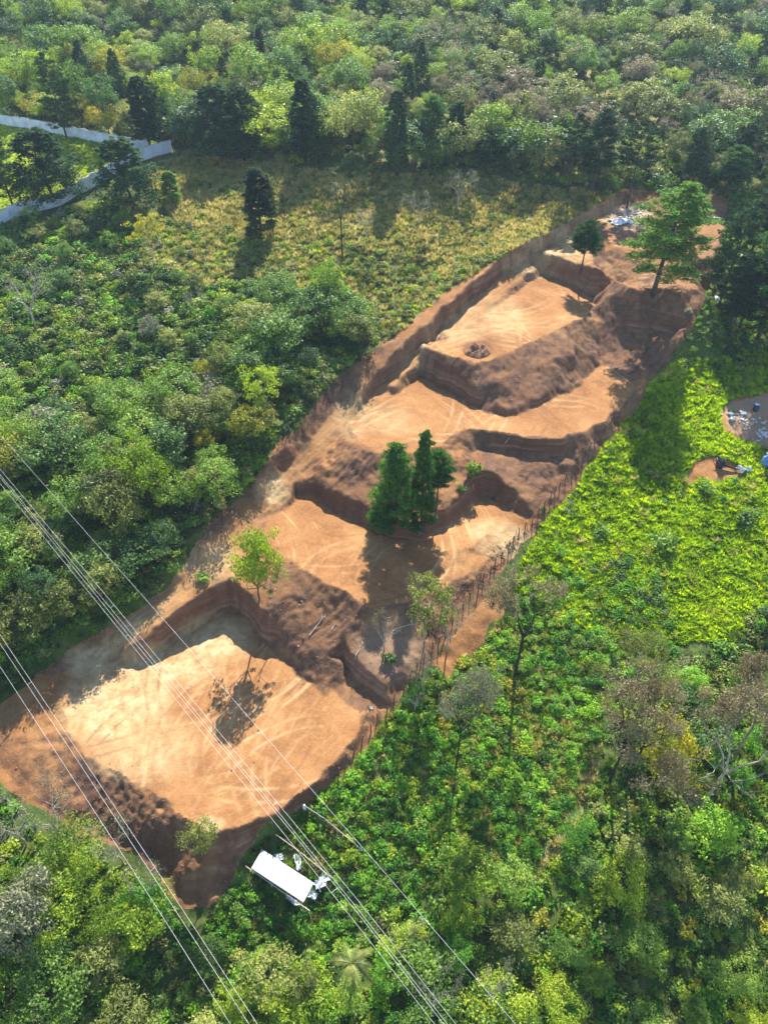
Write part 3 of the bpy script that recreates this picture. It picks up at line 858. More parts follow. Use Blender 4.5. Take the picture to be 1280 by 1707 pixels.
proto_tree('drycrown0', lambda **kw: bare(23, **kw), 'bark_tan', 15, 5.2, base=.5, trunk_r=.24, nleaf=6000, leaf=.26, levels=5)
proto_tree('drycrown1', lambda **kw: bare(29, **kw), 'bark_pale', 13, 6.0, base=.45, trunk_r=.17, nleaf=7000, leaf=.26, levels=5)
proto_tree('snag0', lambda **kw: bare(53, **kw), 'bark_dark', 13, 2.2, base=.55, nleaf=260, leaf=.2, levels=4, spread=.5)

SHR = {}
for k, (R_, H_, n_) in enumerate([(1.35, 1.6, 10), (1.1, 1.9, 9), (1.6, 1.5, 12)]):
    SHR['bush%d' % k] = bush(k + 60, R_, H_, n_)
SHR['low0'] = bush(81, .8, .7, 6, 26, .30)
SHR['low1'] = bush(82, .9, .6, 7, 24, .34, .75)
SHR_MESH = {}
def shrub_mesh(key, mat):
    if (key, mat) not in SHR_MESH:
        V, Q = SHR[key]
        SHR_MESH[key, mat] = mesh(key + '_' + mat, V, Q, None, [mat])
    return SHR_MESH[key, mat]

# ------------------------------------------------------------------ placing plants
def add_tree(name, key, mat, base, H, W=None, label=None, cat='tree', group=None, rz=None, lean=(0, 0), parts=True, trunk_mat=None):
    """one tree as a thing: an Empty at its foot with trunk and crown, or a single mesh when far off"""
    p = PROTO[key]
    s = H / p['H']; sx = s if W is None else W / (2 * p['R'])
    rz = float(RNG.random() * 6.283) if rz is None else rz
    if parts:
        o = bpy.data.objects.new(name, None); COL.objects.link(o)
        o.empty_display_size = .5
        t = link('trunk', p['trunk'], o)
        if trunk_mat:
            t.material_slots[0].link = 'OBJECT'; t.material_slots[0].material = M[trunk_mat]
        link('crown', crown_mesh(key, mat), o)
    else:
        o = link(name, joint_mesh(key, mat))
    o.location = base; o.scale = (sx, sx, s); o.rotation_euler = (lean[0], lean[1], rz)
    return tag(o, label, cat, group)

def top_height(base, v_top):
    """height of a tree at base whose top is seen at photo row v_top"""
    x, y, z = base
    lo, hi = .2, 60.
    for _ in range(40):
        m = (lo + hi) / 2
        if proj(x, y, z + m)[1] > v_top: lo = m
        else: hi = m
    return lo
def px_width(base, px, H=0):
    d = float(proj(base[0], base[1], base[2] + H * .6)[2])
    return px * d / FPX

# ================================================================== SETTING
IX = np.arange(len(GX) - 1); IY = np.arange(len(GY) - 1)
fi, fj = np.meshgrid(IX, IY)
W_ = len(GX)
QALL = np.stack([fj * W_ + fi, fj * W_ + fi + 1, (fj + 1) * W_ + fi + 1, (fj + 1) * W_ + fi], -1).reshape(-1, 4)
VALL = np.stack([XX, YY, ZZ], -1).reshape(-1, 3)
def at_faces(A): return A[:-1, :-1].ravel()
PADS = {
 'E': [(98,1165),(118,1122),(170,1105),(245,1102),(302,1062),(388,1013),(431,1056),(475,1090),(520,1120),(570,1155),(604,1190),(605,1212),(560,1270),(510,1318),(470,1345),(400,1380),(350,1392),(300,1360),(240,1315),(180,1280),(140,1250),(115,1215)],
 'D': [(455,850),(495,825),(551,848),(589,873),(622,887),(659,897),(701,899),(745,877),(787,847),(811,828),(853,852),(893,866),(882,878),(830,922),(780,957),(720,990),(660,1010),(614,1012),(560,984),(504,947),(464,923),(432,905)],
 'C': [(585,715),(610,688),(661,655),(703,628),(740,651),(795,680),(848,693),(909,671),(945,653),(975,635),(993,614),(1020,606),(1045,621),(1054,641),(1044,667),(1027,690),(981,718),(934,729),(887,732),(830,720),(787,715),(758,723),(733,743),(690,752),(643,757),(622,756),(600,741)],
 'B': [(706,573),(740,548),(812,523),(853,491),(899,460),(955,476),(975,491),(1003,500),(985,520),(949,539),(898,562),(850,586),(812,603),(780,605),(758,597),(728,586)],
 'A': [(1010,364),(1040,340),(1120,324),(1212,330),(1205,380),(1187,430),(1164,483),(1135,488),(1096,480),(1060,483),(1028,467),(985,444),(955,440),(931,426),(903,420),(960,392)],
}
pad_id = np.zeros(XX.shape, int)
U1, V1, D1 = proj(XX, YY, ZZ)
for k, nm in enumerate('EDCBA'):
    pad_id = np.where(in_poly(U1, V1, PADS[nm]) & soil_site & (slope < .6), k + 1, pad_id)
soilf = at_faces(soil); padf = at_faces(pad_id); roadf = at_faces(road_mask & (pad_id == 0)); sitef = at_faces(soil_site)

# ground colour masks: soil tones, plus shade painted onto the banks
n1 = fbm(XX, YY, 5, 4, 71); n2 = fbm(XX, YY, 1.5, 3, 72)
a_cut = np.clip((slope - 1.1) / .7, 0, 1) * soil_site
a_dug_shade = np.clip((slope - .22) / .3, 0, 1) * (1 - a_cut) * np.clip(.70 + 1.5 * (n1 - .4), 0, 1) * soil_site
a_dug_shade = np.maximum(a_dug_shade, soil_site * np.clip((n1 - .52) * 4, 0, 1) * (pad_id == 0) * .8)
def blobmask(pts, soft):
    r = np.zeros(XX.shape)
    for (u, v, ru, rv, s) in pts:
        q = ((U1 - u) / ru) ** 2 + ((V1 - v) / rv) ** 2
        r = np.maximum(r, s * np.clip((1 - q) / soft, 0, 1))
    return r
a_pale = blobmask([(360,1065,75,48,1.),(180,1180,95,75,.95),(235,1245,110,75,.6),(270,1110,110,45,.9),(150,1105,50,40,.9),(350,1375,30,18,.9),(230,1165,70,60,.9),(455,815,36,34,.95),(930,405,75,45,.8),(880,440,60,30,.6),
                   (770,545,60,35,.45),(840,530,45,40,.5),(845,905,60,35,.8),(820,885,50,25,.6),(640,700,60,30,.4),(590,690,40,50,.55),(700,600,25,30,.3),(1000,350,60,30,.7),(350,935,60,45,.5)], .8) * soil_site
a_track = ((pad_id > 0) * 1.0)
a_dug_shade = np.maximum(a_dug_shade, np.where(pad_id == 5, np.clip(.30 + 1.2 * (n1 - .45), 0, .6), 0))
a_pale = np.maximum(a_pale, np.where(soil_site & (pad_id == 0), .8 * np.clip(1.25 - np.abs(RD) / 2.2, 0, 1) * np.clip((fbm(XX, YY, 18, 2, 61) - .3) * 3, 0.15, 1), 0))
a_dug_shade = a_dug_shade * (1 - .8 * np.where(pad_id == 0, np.clip(1.3 - np.abs(RD) / 2.2, 0, 1), 0))
for poly, k in (([(706,578),(758,600),(812,606),(898,565),(985,523),(1003,600),(945,650),(848,690),(795,675),(735,610)], .95), ([(787,717),(830,722),(934,732),(1027,693),(962,800),(893,858),(808,781)], .9),
                ([(1003,505),(1028,469),(1060,484),(1164,485),(1174,495),(1110,590),(1050,640),(1003,605)], 1.), ([(464,925),(560,986),(614,1014),(720,992),(690,1100),(650,1170),(600,1190),(440,1060),(445,1000)], .8),
                ([(600,742),(643,759),(700,755),(700,880),(622,842),(519,797)], .5)):
    a_dug_shade = np.maximum(a_dug_shade, in_poly(U1 + 12 * (n1 - .5), V1 + 12 * (n2 - .5), poly) * k * np.clip(.55 + 1.2 * (n2 - .25), 0, 1) * soil_site * np.clip(1.1 - .4 * a_cut, 0, 1))  # dark dug tone laid over whole banks, painting their shade as well
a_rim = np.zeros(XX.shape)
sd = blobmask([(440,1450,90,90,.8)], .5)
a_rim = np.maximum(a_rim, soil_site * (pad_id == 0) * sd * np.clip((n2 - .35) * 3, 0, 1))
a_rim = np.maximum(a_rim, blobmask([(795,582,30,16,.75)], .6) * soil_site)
a_rim = np.maximum(a_rim, soil_site * (slope > .9) * np.clip((n2 - .5) * 4, 0, .7) * .6)
a_grey = np.maximum(blobmask([(1052,362,42,26,.8)], .6) * soil_site, in_poly(U1, V1, Z_YARD) * .5)
a_grey = np.maximum(a_grey, blobmask([(650,1080,70,70,.35)], .8) * soil_site)
us = U1 + 26 * (fbm(XX, YY, 8, 3, 91) - .5); vs = V1 + 22 * (fbm(XX, YY, 8, 3, 92) - .5)
a_bright = np.clip(in_poly(us, vs, Z_FIELD) * 1.0 + in_poly(us, vs, Z_LAWN) * 1.0 + in_poly(us, vs, Z_LOW) * .35, 0, 1)
a_dry = np.clip(in_poly(us, vs, Z_DRY) * 1.0 + in_poly(us, vs, Z_CLEAR) * .55 + np.clip((fbm(XX, YY, 14, 3, 93) - .55) * 5, 0, .8) * (V1 < 300), 0, 1)
a_dry = np.maximum(a_dry, np.maximum(in_poly(us, vs, Z_PATH), in_poly(us, vs, Z_SCAR)) * 1.0)
for q in [(640,1310),(935,1410),(590,1290)]:
    a_dry = np.maximum(a_dry, blobmask([(q[0], q[1], 40, 60, .8)], .8))
# tracks of machines and tyres left on the pads and the road: pairs of bands along wandering arcs
RT = np.random.default_rng(808)
a_tp = np.zeros(XX.shape); a_td = np.zeros(XX.shape)
for pid, nt_, px in ((1, 46, (330, 1210, 200, 130)), (2, 20, (620, 940, 170, 60)), (3, 20, (780, 700, 190, 40)), (4, 18, (840, 540, 110, 50)), (5, 12, (1060, 410, 100, 60))):
    for k in range(nt_):
        u_, v_ = px[0] + RT.uniform(-1, 1) * px[2], px[1] + RT.uniform(-1, 1) * px[3]
        x0, y0, _ = at(u_, v_, (0, 0, 8, 16, 22.5, 28)[pid]); a0 = RT.normal(.75, .7); R0 = RT.uniform(9, 45) * RT.choice([-1, 1])
        cx_, cy_ = x0 - math.sin(a0) * R0, y0 + math.cos(a0) * R0
        i0, i1 = np.searchsorted(GX, [x0 - 16, x0 + 16]); j0, j1 = np.searchsorted(GY, [y0 - 16, y0 + 16])
        X_, Y_ = XX[j0:j1, i0:i1], YY[j0:j1, i0:i1]
        rr_ = np.hypot(X_ - cx_, Y_ - cy_) - abs(R0) + .5 * (fbm(X_, Y_, 6, 2, 900 + k) - .5)
        win = np.clip(1.2 - np.hypot(X_ - x0, Y_ - y0) / RT.uniform(8, 15), 0, 1) * np.clip((fbm(X_, Y_, 2.2, 3, 950 + k) - .32) * 5, 0, 1)
        bandk = np.exp(-((np.abs(rr_) - 1.0) / .26) ** 2) * win * (pad_id[j0:j1, i0:i1] == pid)
        T_ = a_tp if RT.random() < .6 else a_td
        T_[j0:j1, i0:i1] = np.maximum(T_[j0:j1, i0:i1], bandk * RT.uniform(.4, 1))
ATTR = dict(tp=a_tp, td=a_td, cut=a_cut, dug=a_dug_shade, pale=a_pale, track=a_track, rim=a_rim, grey=a_grey, bright=a_bright, dry=a_dry)

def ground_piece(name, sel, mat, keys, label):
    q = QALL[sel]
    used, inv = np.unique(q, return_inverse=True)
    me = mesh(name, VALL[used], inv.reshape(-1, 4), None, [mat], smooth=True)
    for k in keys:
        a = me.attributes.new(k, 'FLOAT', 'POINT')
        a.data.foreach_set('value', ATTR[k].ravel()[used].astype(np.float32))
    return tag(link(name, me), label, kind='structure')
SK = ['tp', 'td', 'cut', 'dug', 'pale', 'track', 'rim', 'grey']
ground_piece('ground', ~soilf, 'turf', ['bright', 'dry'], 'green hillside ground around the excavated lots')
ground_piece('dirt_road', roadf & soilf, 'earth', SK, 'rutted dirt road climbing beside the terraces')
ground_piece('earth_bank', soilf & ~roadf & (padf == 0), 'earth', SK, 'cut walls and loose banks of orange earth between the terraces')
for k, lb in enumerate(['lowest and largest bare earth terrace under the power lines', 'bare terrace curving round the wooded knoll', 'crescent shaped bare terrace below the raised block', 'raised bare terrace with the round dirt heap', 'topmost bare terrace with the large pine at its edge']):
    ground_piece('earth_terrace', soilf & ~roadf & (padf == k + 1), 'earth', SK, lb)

# ================================================================== THINGS
def anchor(name, label, cat, loc, rz=0., group=None):
    o = bpy.data.objects.new(name, None); COL.objects.link(o)
    o.location = loc; o.rotation_euler = (0, 0, rz); o.empty_display_size = .3
    return tag(o, label, cat, group)

def gz(x, y): return float(hgt(x, y))
def crumple(mb, c, sx, sy, rz, rng, h=.25, n=7):
    """a crumpled sheet lying on whatever is under it"""
    u = np.linspace(-.5, .5, n)
    X, Y = np.meshgrid(u * sx, u * sy)
    X = X + rng.normal(size=X.shape) * sx * .06; Y = Y + rng.normal(size=X.shape) * sy * .06
    Z = .06 + h * rng.random(X.shape)
    ca, sa = math.cos(rz), math.sin(rz)
    V = np.stack([c[0] + ca * X - sa * Y, c[1] + sa * X + ca * Y, c[2] + Z], -1).reshape(-1, 3)
    i, j = np.meshgrid(np.arange(n - 1), np.arange(n - 1))
    Q = np.stack([j * n + i, j * n + i + 1, (j + 1) * n + i + 1, (j + 1) * n + i], -1).reshape(-1, 4)
    W = V.copy(); W[:, 2] -= .05
    mb.add(V, Q); mb.add(W, Q[:, ::-1])

R7 = np.random.default_rng(99)
# ---- shed with a pale sheet roof, below the lowest terrace
zg = gz(*at(470, 1465, -4)[:2])
C4 = [np.array(at(437, 1416, zg + 3.1)), np.array(at(523, 1472, zg + 3.1)), np.array(at(506, 1504, zg + 2.55)), np.array(at(419, 1447, zg + 2.55))]
cen = sum(C4) / 4
shed = anchor('shed', 'open sided shed with a plain white sheet roof below the lowest terrace', 'shed', (cen[0], cen[1], zg))
def L(p): return np.asarray(p) - np.array([cen[0], cen[1], zg])
mb = MB(); nr = 29
a, b_, c_, d_ = [L(p) for p in C4]
top = []; 
for k in range(nr):
    t = k / (nr - 1); dz = .028 * (k % 2)
    top += [a + (b_ - a) * t + [0, 0, dz], d_ + (c_ - d_) * t + [0, 0, dz]]
V = np.array(top); W = V - [0, 0, .03]
Q = [(2 * k, 2 * k + 1, 2 * k + 3, 2 * k + 2) for k in range(nr - 1)]
mb.add(V, Q).add(W, [q[::-1] for q in Q])
link('roof', mb.mesh('roof', ['white_sheet']), shed)
for s, t in [(0, .04), (0, .36), (0, .68), (0, .97), (1, .04), (1, .36), (1, .68), (1, .97)]:
    p = (a + (b_ - a) * t) * (1 - s) + (d_ + (c_ - d_) * t) * s
    p = p * .97 + np.array([0, 0, p[2] * .03])
    g = gz(p[0] + cen[0], p[1] + cen[1]) - zg
    link('post', MB().tube([[p[0], p[1], g - .3], [p[0], p[1], p[2] - .06]], .055, 6).mesh('post', ['timber']), shed)
for p, q in ((a, b_), (d_, c_), ((a + d_) / 2, (b_ + c_) / 2)):
    link('beam', MB().tube([p - [0, 0, .09], q - [0, 0, .09]], .05, 4).mesh('beam', ['timber']), shed)
p, q = np.array(at(410, 1444, zg + 2.2)), np.array(at(516, 1518, zg + 2.2))
link('rail', MB().tube([L(p), L(q)], .05, 6).mesh('rail', ['timber']), shed)
for k, p in enumerate((p, q)):
    g = gz(p[0], p[1]) - zg
    l = L(p); link('post', MB().tube([[l[0], l[1], g - .3], [l[0], l[1], l[2] + .1]], .05, 6).mesh('post', ['timber']), shed)
w0, w1 = a * .96 + b_ * .04, a * .3 + b_ * .7
wall = MB()
for k in range(6):
    t0, t1 = k / 6 + .004, (k + 1) / 6 - .004
    p, q = w0 + (w1 - w0) * t0, w0 + (w1 - w0) * t1
    m_ = (p + q) / 2; g = gz(m_[0] + cen[0], m_[1] + cen[1]) - zg
    bd = MB().box(((m_[0]), (m_[1]), (m_[2] - .25 + g) / 2), (np.linalg.norm((q - p)[:2]), .04, m_[2] - .25 - g), math.atan2((q - p)[1], (q - p)[0]))
    link('wall_board', bd.mesh('wall_board', ['wood']), shed)
# ---- pole frames by the shed
def pole_frame(name, label, pts, hs, r, mat, legs=True):
    P = []
    for (u, v), h in zip(pts, hs):
        z = zg
        for _ in range(4):
            x, y, _z = at(u, v, z + h); z = gz(x, y)
        P.append(np.array([x, y, z + h]))
    o = anchor(name, label, 'fence', (P[0][0], P[0][1], P[0][2] - hs[0]))
    off = np.array(o.location[:])
    for p, q in zip(P[:-1], P[1:]):
        link('rail', MB().tube([p - off, q - off], r, 6).mesh('rail', [mat]), o)
    if legs:
        for p in P:
            l = p - off; g = gz(p[0], p[1]) - off[2]
            link('post', MB().tube([[l[0], l[1], g - .3], [l[0], l[1], l[2] + .08]], .06, 6).mesh('post', ['wood']), o)
    return o, P
fr1, P1 = pole_frame('pole_fence', 'pale pole rail on posts behind the white roofed shed', [(459, 1389), (500, 1420), (554, 1464)], (1.5, 1.5, 1.4), .05, 'timber')
fr2, P2 = pole_frame('pole_fence', 'long white pipe rail sloping down past the shed from a wrapped post', [(507, 1341), (541, 1364), (590, 1405), (601, 1416)], (1.9, 1.6, 1.3, .4), .028, 'plastic_white')
for k in range(9):     # dark slatted side of the pen
    t = (k + .5) / 9; p = P2[0] + (P2[2] - P2[0]) * t; off = np.array(fr2.location[:])
    g = gz(p[0], p[1])
    link('board', MB().box((p[0] - off[0], p[1] - off[1], (g + p[2] - .12) / 2 - off[2]), (.62, .03, p[2] - g - .1), math.atan2(*(P2[2] - P2[0])[[1, 0]])).mesh('board', ['wood']), fr2)
link('wrapping', MB().tube([P2[0] - off - [0, 0, 1.1], P2[0] - off - [.03, 0, .5], P2[0] - off + [0, 0, .12]], [.22, .27, .14], 8).mesh('wrapping', ['plastic_white']), fr2)
def sheet(label, uv, sx, sy, rz, mat='plastic_white', h=.35, name='plastic_sheet', cat='plastic sheet', group=None, lift=0):
    x, y, z = ground(*uv); mb = MB(); crumple(mb, (0, 0, 0), sx, sy, rz, R7, h)
    o = link(name, mb.mesh(name, [mat]), None, (x, y, z + lift))
    return tag(o, label, cat, group)
sheet('crumpled white plastic sheet hanging by the pole rail behind the shed', (497, 1440), .8, 2.0, .25, h=.9)
sheet('white plastic heap at the uphill corner of the shed roof', (465, 1430), 1.1, .9, .2, h=.5)
sheet('large tangled white plastic heap at the downhill end of the shed', (536, 1472), 2.0, 1.4, .9, h=.8)
sheet('white plastic sheet trailing toward the shed roof corner', (521, 1493), 1.3, 1.0, -.4, h=.6)
sheet('white scraps hanging along the shaded front of the shed', (488, 1503), 2.0, .6, -.6, h=.7)
sheet('small white bag in the shrubs downhill of the shed', (443, 1581), .9, .7, .3, h=.4, name='plastic_bag', cat='bag')
sheet('small white bag in the dark shade below the lowest terrace corner', (658, 1293), .55, .7, .3, h=.4, name='plastic_bag', cat='bag')
sheet('scrap of white plastic at the end of the white pipe rail', (601, 1417), .6, .5, .3, h=.35, name='plastic_bag', cat='bag')
sheet('tiny white bag at the corner of the shaded earth pad by the fence', (619, 1181), .5, .5, .3, h=.3, name='plastic_bag', cat='bag')
sheet('blue and white tarp beside the pine trunks above the field', (1187, 499), 2.0, 3.0, .5, h=.8, name='tarp', cat='tarp')
sheet('white roofing sheet lying among the tall pines', (1235, 429), 5.0, 2.4, .1, 'white_sheet', .25, 'roofing_sheet', 'sheet')
sheet('bluish grey plastic sheet spread on the topmost terrace', (1036, 370), 6.0, 3.6, .3, 'plastic_white', .5, 'plastic_sheet')
sheet('white tarp heaped at the tip of the fallen tree in the field', (1238, 784), 2.4, 1.8, .2, 'white_sheet', .9, 'tarp', 'tarp')
for k, (u, v, lb) in enumerate([(1238, 691, 'white sack on the rim of the bare yard beside the field'), (1219, 700, 'small white sack in the grass just below the bare yard'), (1272, 727, 'white sack on the rubble of the bare yard'), (1216, 692, 'tiny white sack at the tip of the bare yard')]):
    sheet(lb, (u, v), 1.2 - .15 * k, .9, k * .7, h=.6, name='sack', cat='sack')
# white beam on the top terrace
x, y, z = ground(1185, 363)
tag(link('plank', MB().box((0, 0, .15), (5.2, .5, .22), -.35).mesh('plank', ['white_sheet']), None, (x, y, z)), 'long white plank lying on the topmost terrace', 'plank')
# barrel in the yard
x, y, z = ground(1258, 684)
bar = anchor('barrel', 'dark blue barrel standing in the bare yard beside the field', 'barrel', (x, y, z))
link('body', MB().lathe([(0, 0), (.52, 0), (.56, .35), (.52, .4), (.56, .9), (.52, .95), (.54, 1.45), (0, 1.45)]).mesh('body', ['black'], True), bar)
link('lid', MB().lathe([(0, 1.5), (.5, 1.5), (.55, 1.46), (.5, 1.43)]).mesh('lid', ['plastic_blue'], True), bar)
# dark tarp covered stack at the rim of the yard
x, y, z = ground(1276, 775)
stk = anchor('covered_stack', 'dark covered stack topped with white and red scraps beside the yard', 'stack', (x, y, z))
link('cover', MB().blob((0, 0, 1.1), (1.3, 1.1, 1.6), R7, 2, .35).mesh('cover', ['plastic_blue']), stk)
mb = MB(); crumple(mb, (0, 0, 2.5), 1.5, 1.2, .3, R7, .4); link('scraps', mb.mesh('scraps', ['white_sheet']), stk)
# fallen trunk with root ball
x, y, z = ground(1197, 778); x2, y2, z2 = ground(1228, 785)
ft = anchor('fallen_tree', 'fallen dark tree with a black root ball on the bare patch in the field', 'fallen tree', (x, y, z))
rb = MB()
for k in range(26):
    d = unit(R7.normal(size=3) * np.array([.5, 1, 1])); d[2] = abs(d[2]) * .9
    rb.tube([[0, 0, .8], d * .8 + [0, 0, .8], d * 1.7 + [0, 0, .8 + R7.normal() * .2]], [.2, .12, .03], 5, False)
rb.blob((0, 0, .8), (.8, 1.0, 1.0), R7, 2, .5)
link('root_ball', rb.mesh('root_ball', ['black']), ft)
link('trunk', MB().tube([[0, 0, .9], [(x2 - x) * .5, (y2 - y) * .5, .6 + (z2 - z) * .5], [x2 - x, y2 - y, .35 + z2 - z]], [.32, .24, .14], 7).mesh('trunk', ['bark_dark']), ft)
# rubble (nobody could count it)
def rubble(name, label, spots, mat, n, smin, smax):
    mb = MB()
    for k in range(n):
        u, v, ru, rv = spots[k % len(spots)]
        uu, vv = u + R7.normal() * ru * .5, v + R7.normal() * rv * .5
        x, y, z = ground(uu, vv); s = R7.uniform(smin, smax)
        mb.blob((x, y, z + s * .2), (s * R7.uniform(.7, 1.3), s * R7.uniform(.6, 1.2), s * .6), R7, 1, .6)
    tag(link(name, mb.mesh(name, [mat])), label, kind='stuff')
rubble('rubble', 'pale rubble dumped on the topmost terrace', [(1062, 352, 26, 12), (1048, 362, 26, 12)], 'rubble', 110, .15, .5)
rubble('rubble', 'pale stones on the grass above the long cut wall', [(882, 390, 18, 12)], 'rubble', 70, .15, .4)
rubble('rubble', 'broken pale debris around the bare yard', [(1250, 706, 22, 14), (1268, 725, 12, 14), (1225, 690, 20, 8)], 'rubble', 70, .15, .5)
# round heap of dug soil on the raised terrace
x, y, z = ground(795, 586)
mb = MB()
gg = np.linspace(-3.2, 3.2, 33); hx, hy = np.meshgrid(gg, gg)
q = np.hypot(hx, hy) / (2.5 + .7 * fbm(hx + 9, hy + 9, 1.8, 2, 40))
hz_ = np.where(q < 1, 1.9 * np.clip(1 - q, 0, 1) ** .8 * (.3 + 1.4 * fbm(hx + 5, hy + 5, 1.0, 4, 41)) - .5 * np.exp(-((hx - .4) ** 2 + (hy - .5) ** 2) / .5), -.25)
gl = hgt(hx + x, hy + y) - z
kk = np.arange(32); ki, kj = np.meshgrid(kk, kk)
mb.add(np.stack([hx, hy, hz_ + gl], -1).reshape(-1, 3), np.stack([kj * 33 + ki, kj * 33 + ki + 1, (kj + 1) * 33 + ki + 1, (kj + 1) * 33 + ki], -1).reshape(-1, 4))
for k in range(45):
    a_ = R7.random() * 6.28; q = 3.4 * math.sqrt(R7.random()); s = R7.uniform(.05, .2)
    mb.blob((math.cos(a_) * q, math.sin(a_) * q, max(0, .8 * (1 - q / 2.6))), (s, s, s * .8), R7, 1, .6)
tag(link('dirt_heap', mb.mesh('dirt_heap', ['clod']), None, (x, y, z)), 'round heap of dark dug earth on the raised terrace', 'heap')
# ---- compound walls
def masonry(label, base, H, sub, mat='plaster'):
    P = []
    for u, v in base:
        x, y, z = ground(u, v); P.append(np.array([x, y, z]))
    o = anchor('compound_wall', label, 'wall', P[0])
    off = P[0]
    pts = []
    for p, q in zip(P[:-1], P[1:]):
        n = max(1, round(np.linalg.norm((q - p)[:2]) / sub))
        pts += [p + (q - p) * k / n for k in range(n)]
    pts.append(P[-1])
    for p, q in zip(pts[:-1], pts[1:]):
        m_ = (p + q) / 2; d = q - p; ln = np.linalg.norm(d[:2]); rz = math.atan2(d[1], d[0])
        g0 = min(gz(p[0], p[1]), gz(q[0], q[1]), gz(m_[0], m_[1])); g1 = max(gz(p[0], p[1]), gz(q[0], q[1]))
        t = (g0 + g1) / 2 + H
        link('wall_panel', MB().box((m_[0] - off[0], m_[1] - off[1], (g0 - .5 + t) / 2 - off[2]), (ln - .16, .14, t - g0 + .5), rz).mesh('wall_panel', [mat]), o)
        link('coping', MB().box((m_[0] - off[0], m_[1] - off[1], t + .05 - off[2]), (ln - .16, .24, .1), rz).mesh('coping', ['concrete']), o)
    for p in pts:
        g = gz(p[0], p[1])
        link('pier', MB().box((p[0] - off[0], p[1] - off[1], g + H / 2 - .2 - off[2]), (.3, .3, H + .6)).mesh('pier', [mat]), o)
    return o
masonry('pale bluish boundary wall curving round the downhill side of the bright lawn', [(-75, 405), (-30, 388), (0, 377), (37, 358), (70, 351), (100, 343), (137, 322), (172, 303), (205, 284), (240, 267), (287, 253)], 3.0, 3.0)
masonry('pale boundary wall along the uphill side of the lawn behind the dark trees', [(-60, 196), (0, 207), (72, 218), (112, 227), (167, 237), (215, 246), (250, 252)], 2.6, 3.4)
# ---- wire fence along the lots
FL = [at(*p) for p in LINES['fence']]
FP = []
acc = 0
for p, q in zip(FL[:-1], FL[1:]):
    p, q = np.array(p), np.array(q); ln = np.linalg.norm((q - p)[:2])
    t = (-acc) % 2.0
    while t < ln:
        FP.append(p + (q - p) * t / ln); t += 2.0
    acc = (acc + ln) % 2.0
f0 = FP[0]; fz0 = gz(f0[0], f0[1])
fence = anchor('post_fence', 'long fence of dark wooden posts between the terraces and the green field', 'fence', (f0[0], f0[1], fz0))
base_post = MB().tube([[0, 0, -.4], [.02, 0, .8], [0, .02, 1.9]], [.12, .105, .09], 6).mesh('fence_post', ['wood'])
tops = []
for p in FP:
    o = link('post', base_post, fence); g = gz(p[0], p[1])
    jx, jy = R7.normal(size=2) * .12
    o.location = (p[0] - f0[0] + jx, p[1] - f0[1] + jy, g - fz0); o.rotation_euler = (R7.normal() * .06, R7.normal() * .06, R7.random() * 6)
    o.scale = (1, 1, R7.uniform(.85, 1.15)); tops.append((p[0] - f0[0] + jx, p[1] - f0[1] + jy, g - fz0))
for h in (.5, .95, 1.4):
    link('wire', MB().tube([(a, b, c + h) for a, b, c in tops], .012, 3, False).mesh('wire', ['bark_dark']), fence)
# ---- high voltage lines overhead
ZW = 46.
def conductor(pts):
    P = [np.array(at(u, v, ZW)) for u, v in pts]
    d0 = (P[0] - P[1]); d0 /= np.linalg.norm(d0); d1 = (P[-1] - P[-2]); d1 /= np.linalg.norm(d1)
    P = [P[0] + d0 * 60] + P + [P[-1] + d1 * 60]
    s = np.cumsum([0] + [np.linalg.norm(b - a) for a, b in zip(P[:-1], P[1:])])
    t = np.linspace(0, s[-1], 40)
    Q = np.stack([np.interp(t, s, [p[k] for p in P]) for k in range(3)], 1)
    Q[:, 2] += 1.2 * ((t / s[-1] - .5) * 2) ** 2
    return Q
def line_set(label, wires, spacers):
    Q = [conductor(w) for w in wires]
    o = anchor('power_line', label, 'power line', Q[0][0]); off = Q[0][0]
    for q in Q:
        link('conductor', MB().tube(q - off, .010, 5).mesh('conductor', ['metal'], True), o)
    for (u, v), i, j in spacers:
        c = np.array(at(u, v, ZW + .02))
        a = Q[i][np.argmin(np.linalg.norm(Q[i] - c, axis=1))]
        def near(q):
            k = np.argmin(np.linalg.norm(q - c, axis=1)); k = min(max(k, 1), len(q) - 2)
            best = min(((np.linalg.norm(p0 + (p1 - p0) * t - c), tuple(p0 + (p1 - p0) * t)) for p0, p1 in ((q[k - 1], q[k]), (q[k], q[k + 1])) for t in np.linspace(0, 1, 21)))
            return np.array(best[1])
        link('spacer', MB().tube([near(Q[i]) - off, near(Q[j]) - off], .014, 5).mesh('spacer', ['metal']), o)
line_set('lower twin conductors of the four wire bundle crossing the lowest terrace', [[(0, 806), (209, 1061), (401, 1300), (592, 1538), (723, 1707)], [(0, 795), (214, 1058), (415, 1300), (604, 1532), (738, 1707)]], [((211, 1059), 0, 1), ((556, 1485), 0, 1)])
line_set('upper twin conductors of the four wire bundle crossing the lowest terrace', [[(0, 791), (184, 1013), (420, 1300), (608, 1530), (744, 1707)], [(0, 782), (191, 1009), (431, 1300), (620, 1530), (758, 1707)]], [((187, 1011), 0, 1), ((458, 1340), 0, 1)])
line_set('single thin wire running apart above the four wire bundle', [[(0, 725), (300, 1063), (505, 1300), (620, 1431), (857, 1707)]], [])
line_set('twin conductors with a spacer passing over the foot of the earth bank', [[(0, 1057), (149, 1280), (300, 1509), (429, 1707)], [(0, 1072), (138, 1280), (290, 1513), (415, 1707)]], [((50, 1140), 0, 1), ((255, 1450), 0, 1)])
line_set('single wire below the twin conductors over the bottom thicket', [[(0, 1110), (111, 1280), (262, 1513), (384, 1707)]], [])
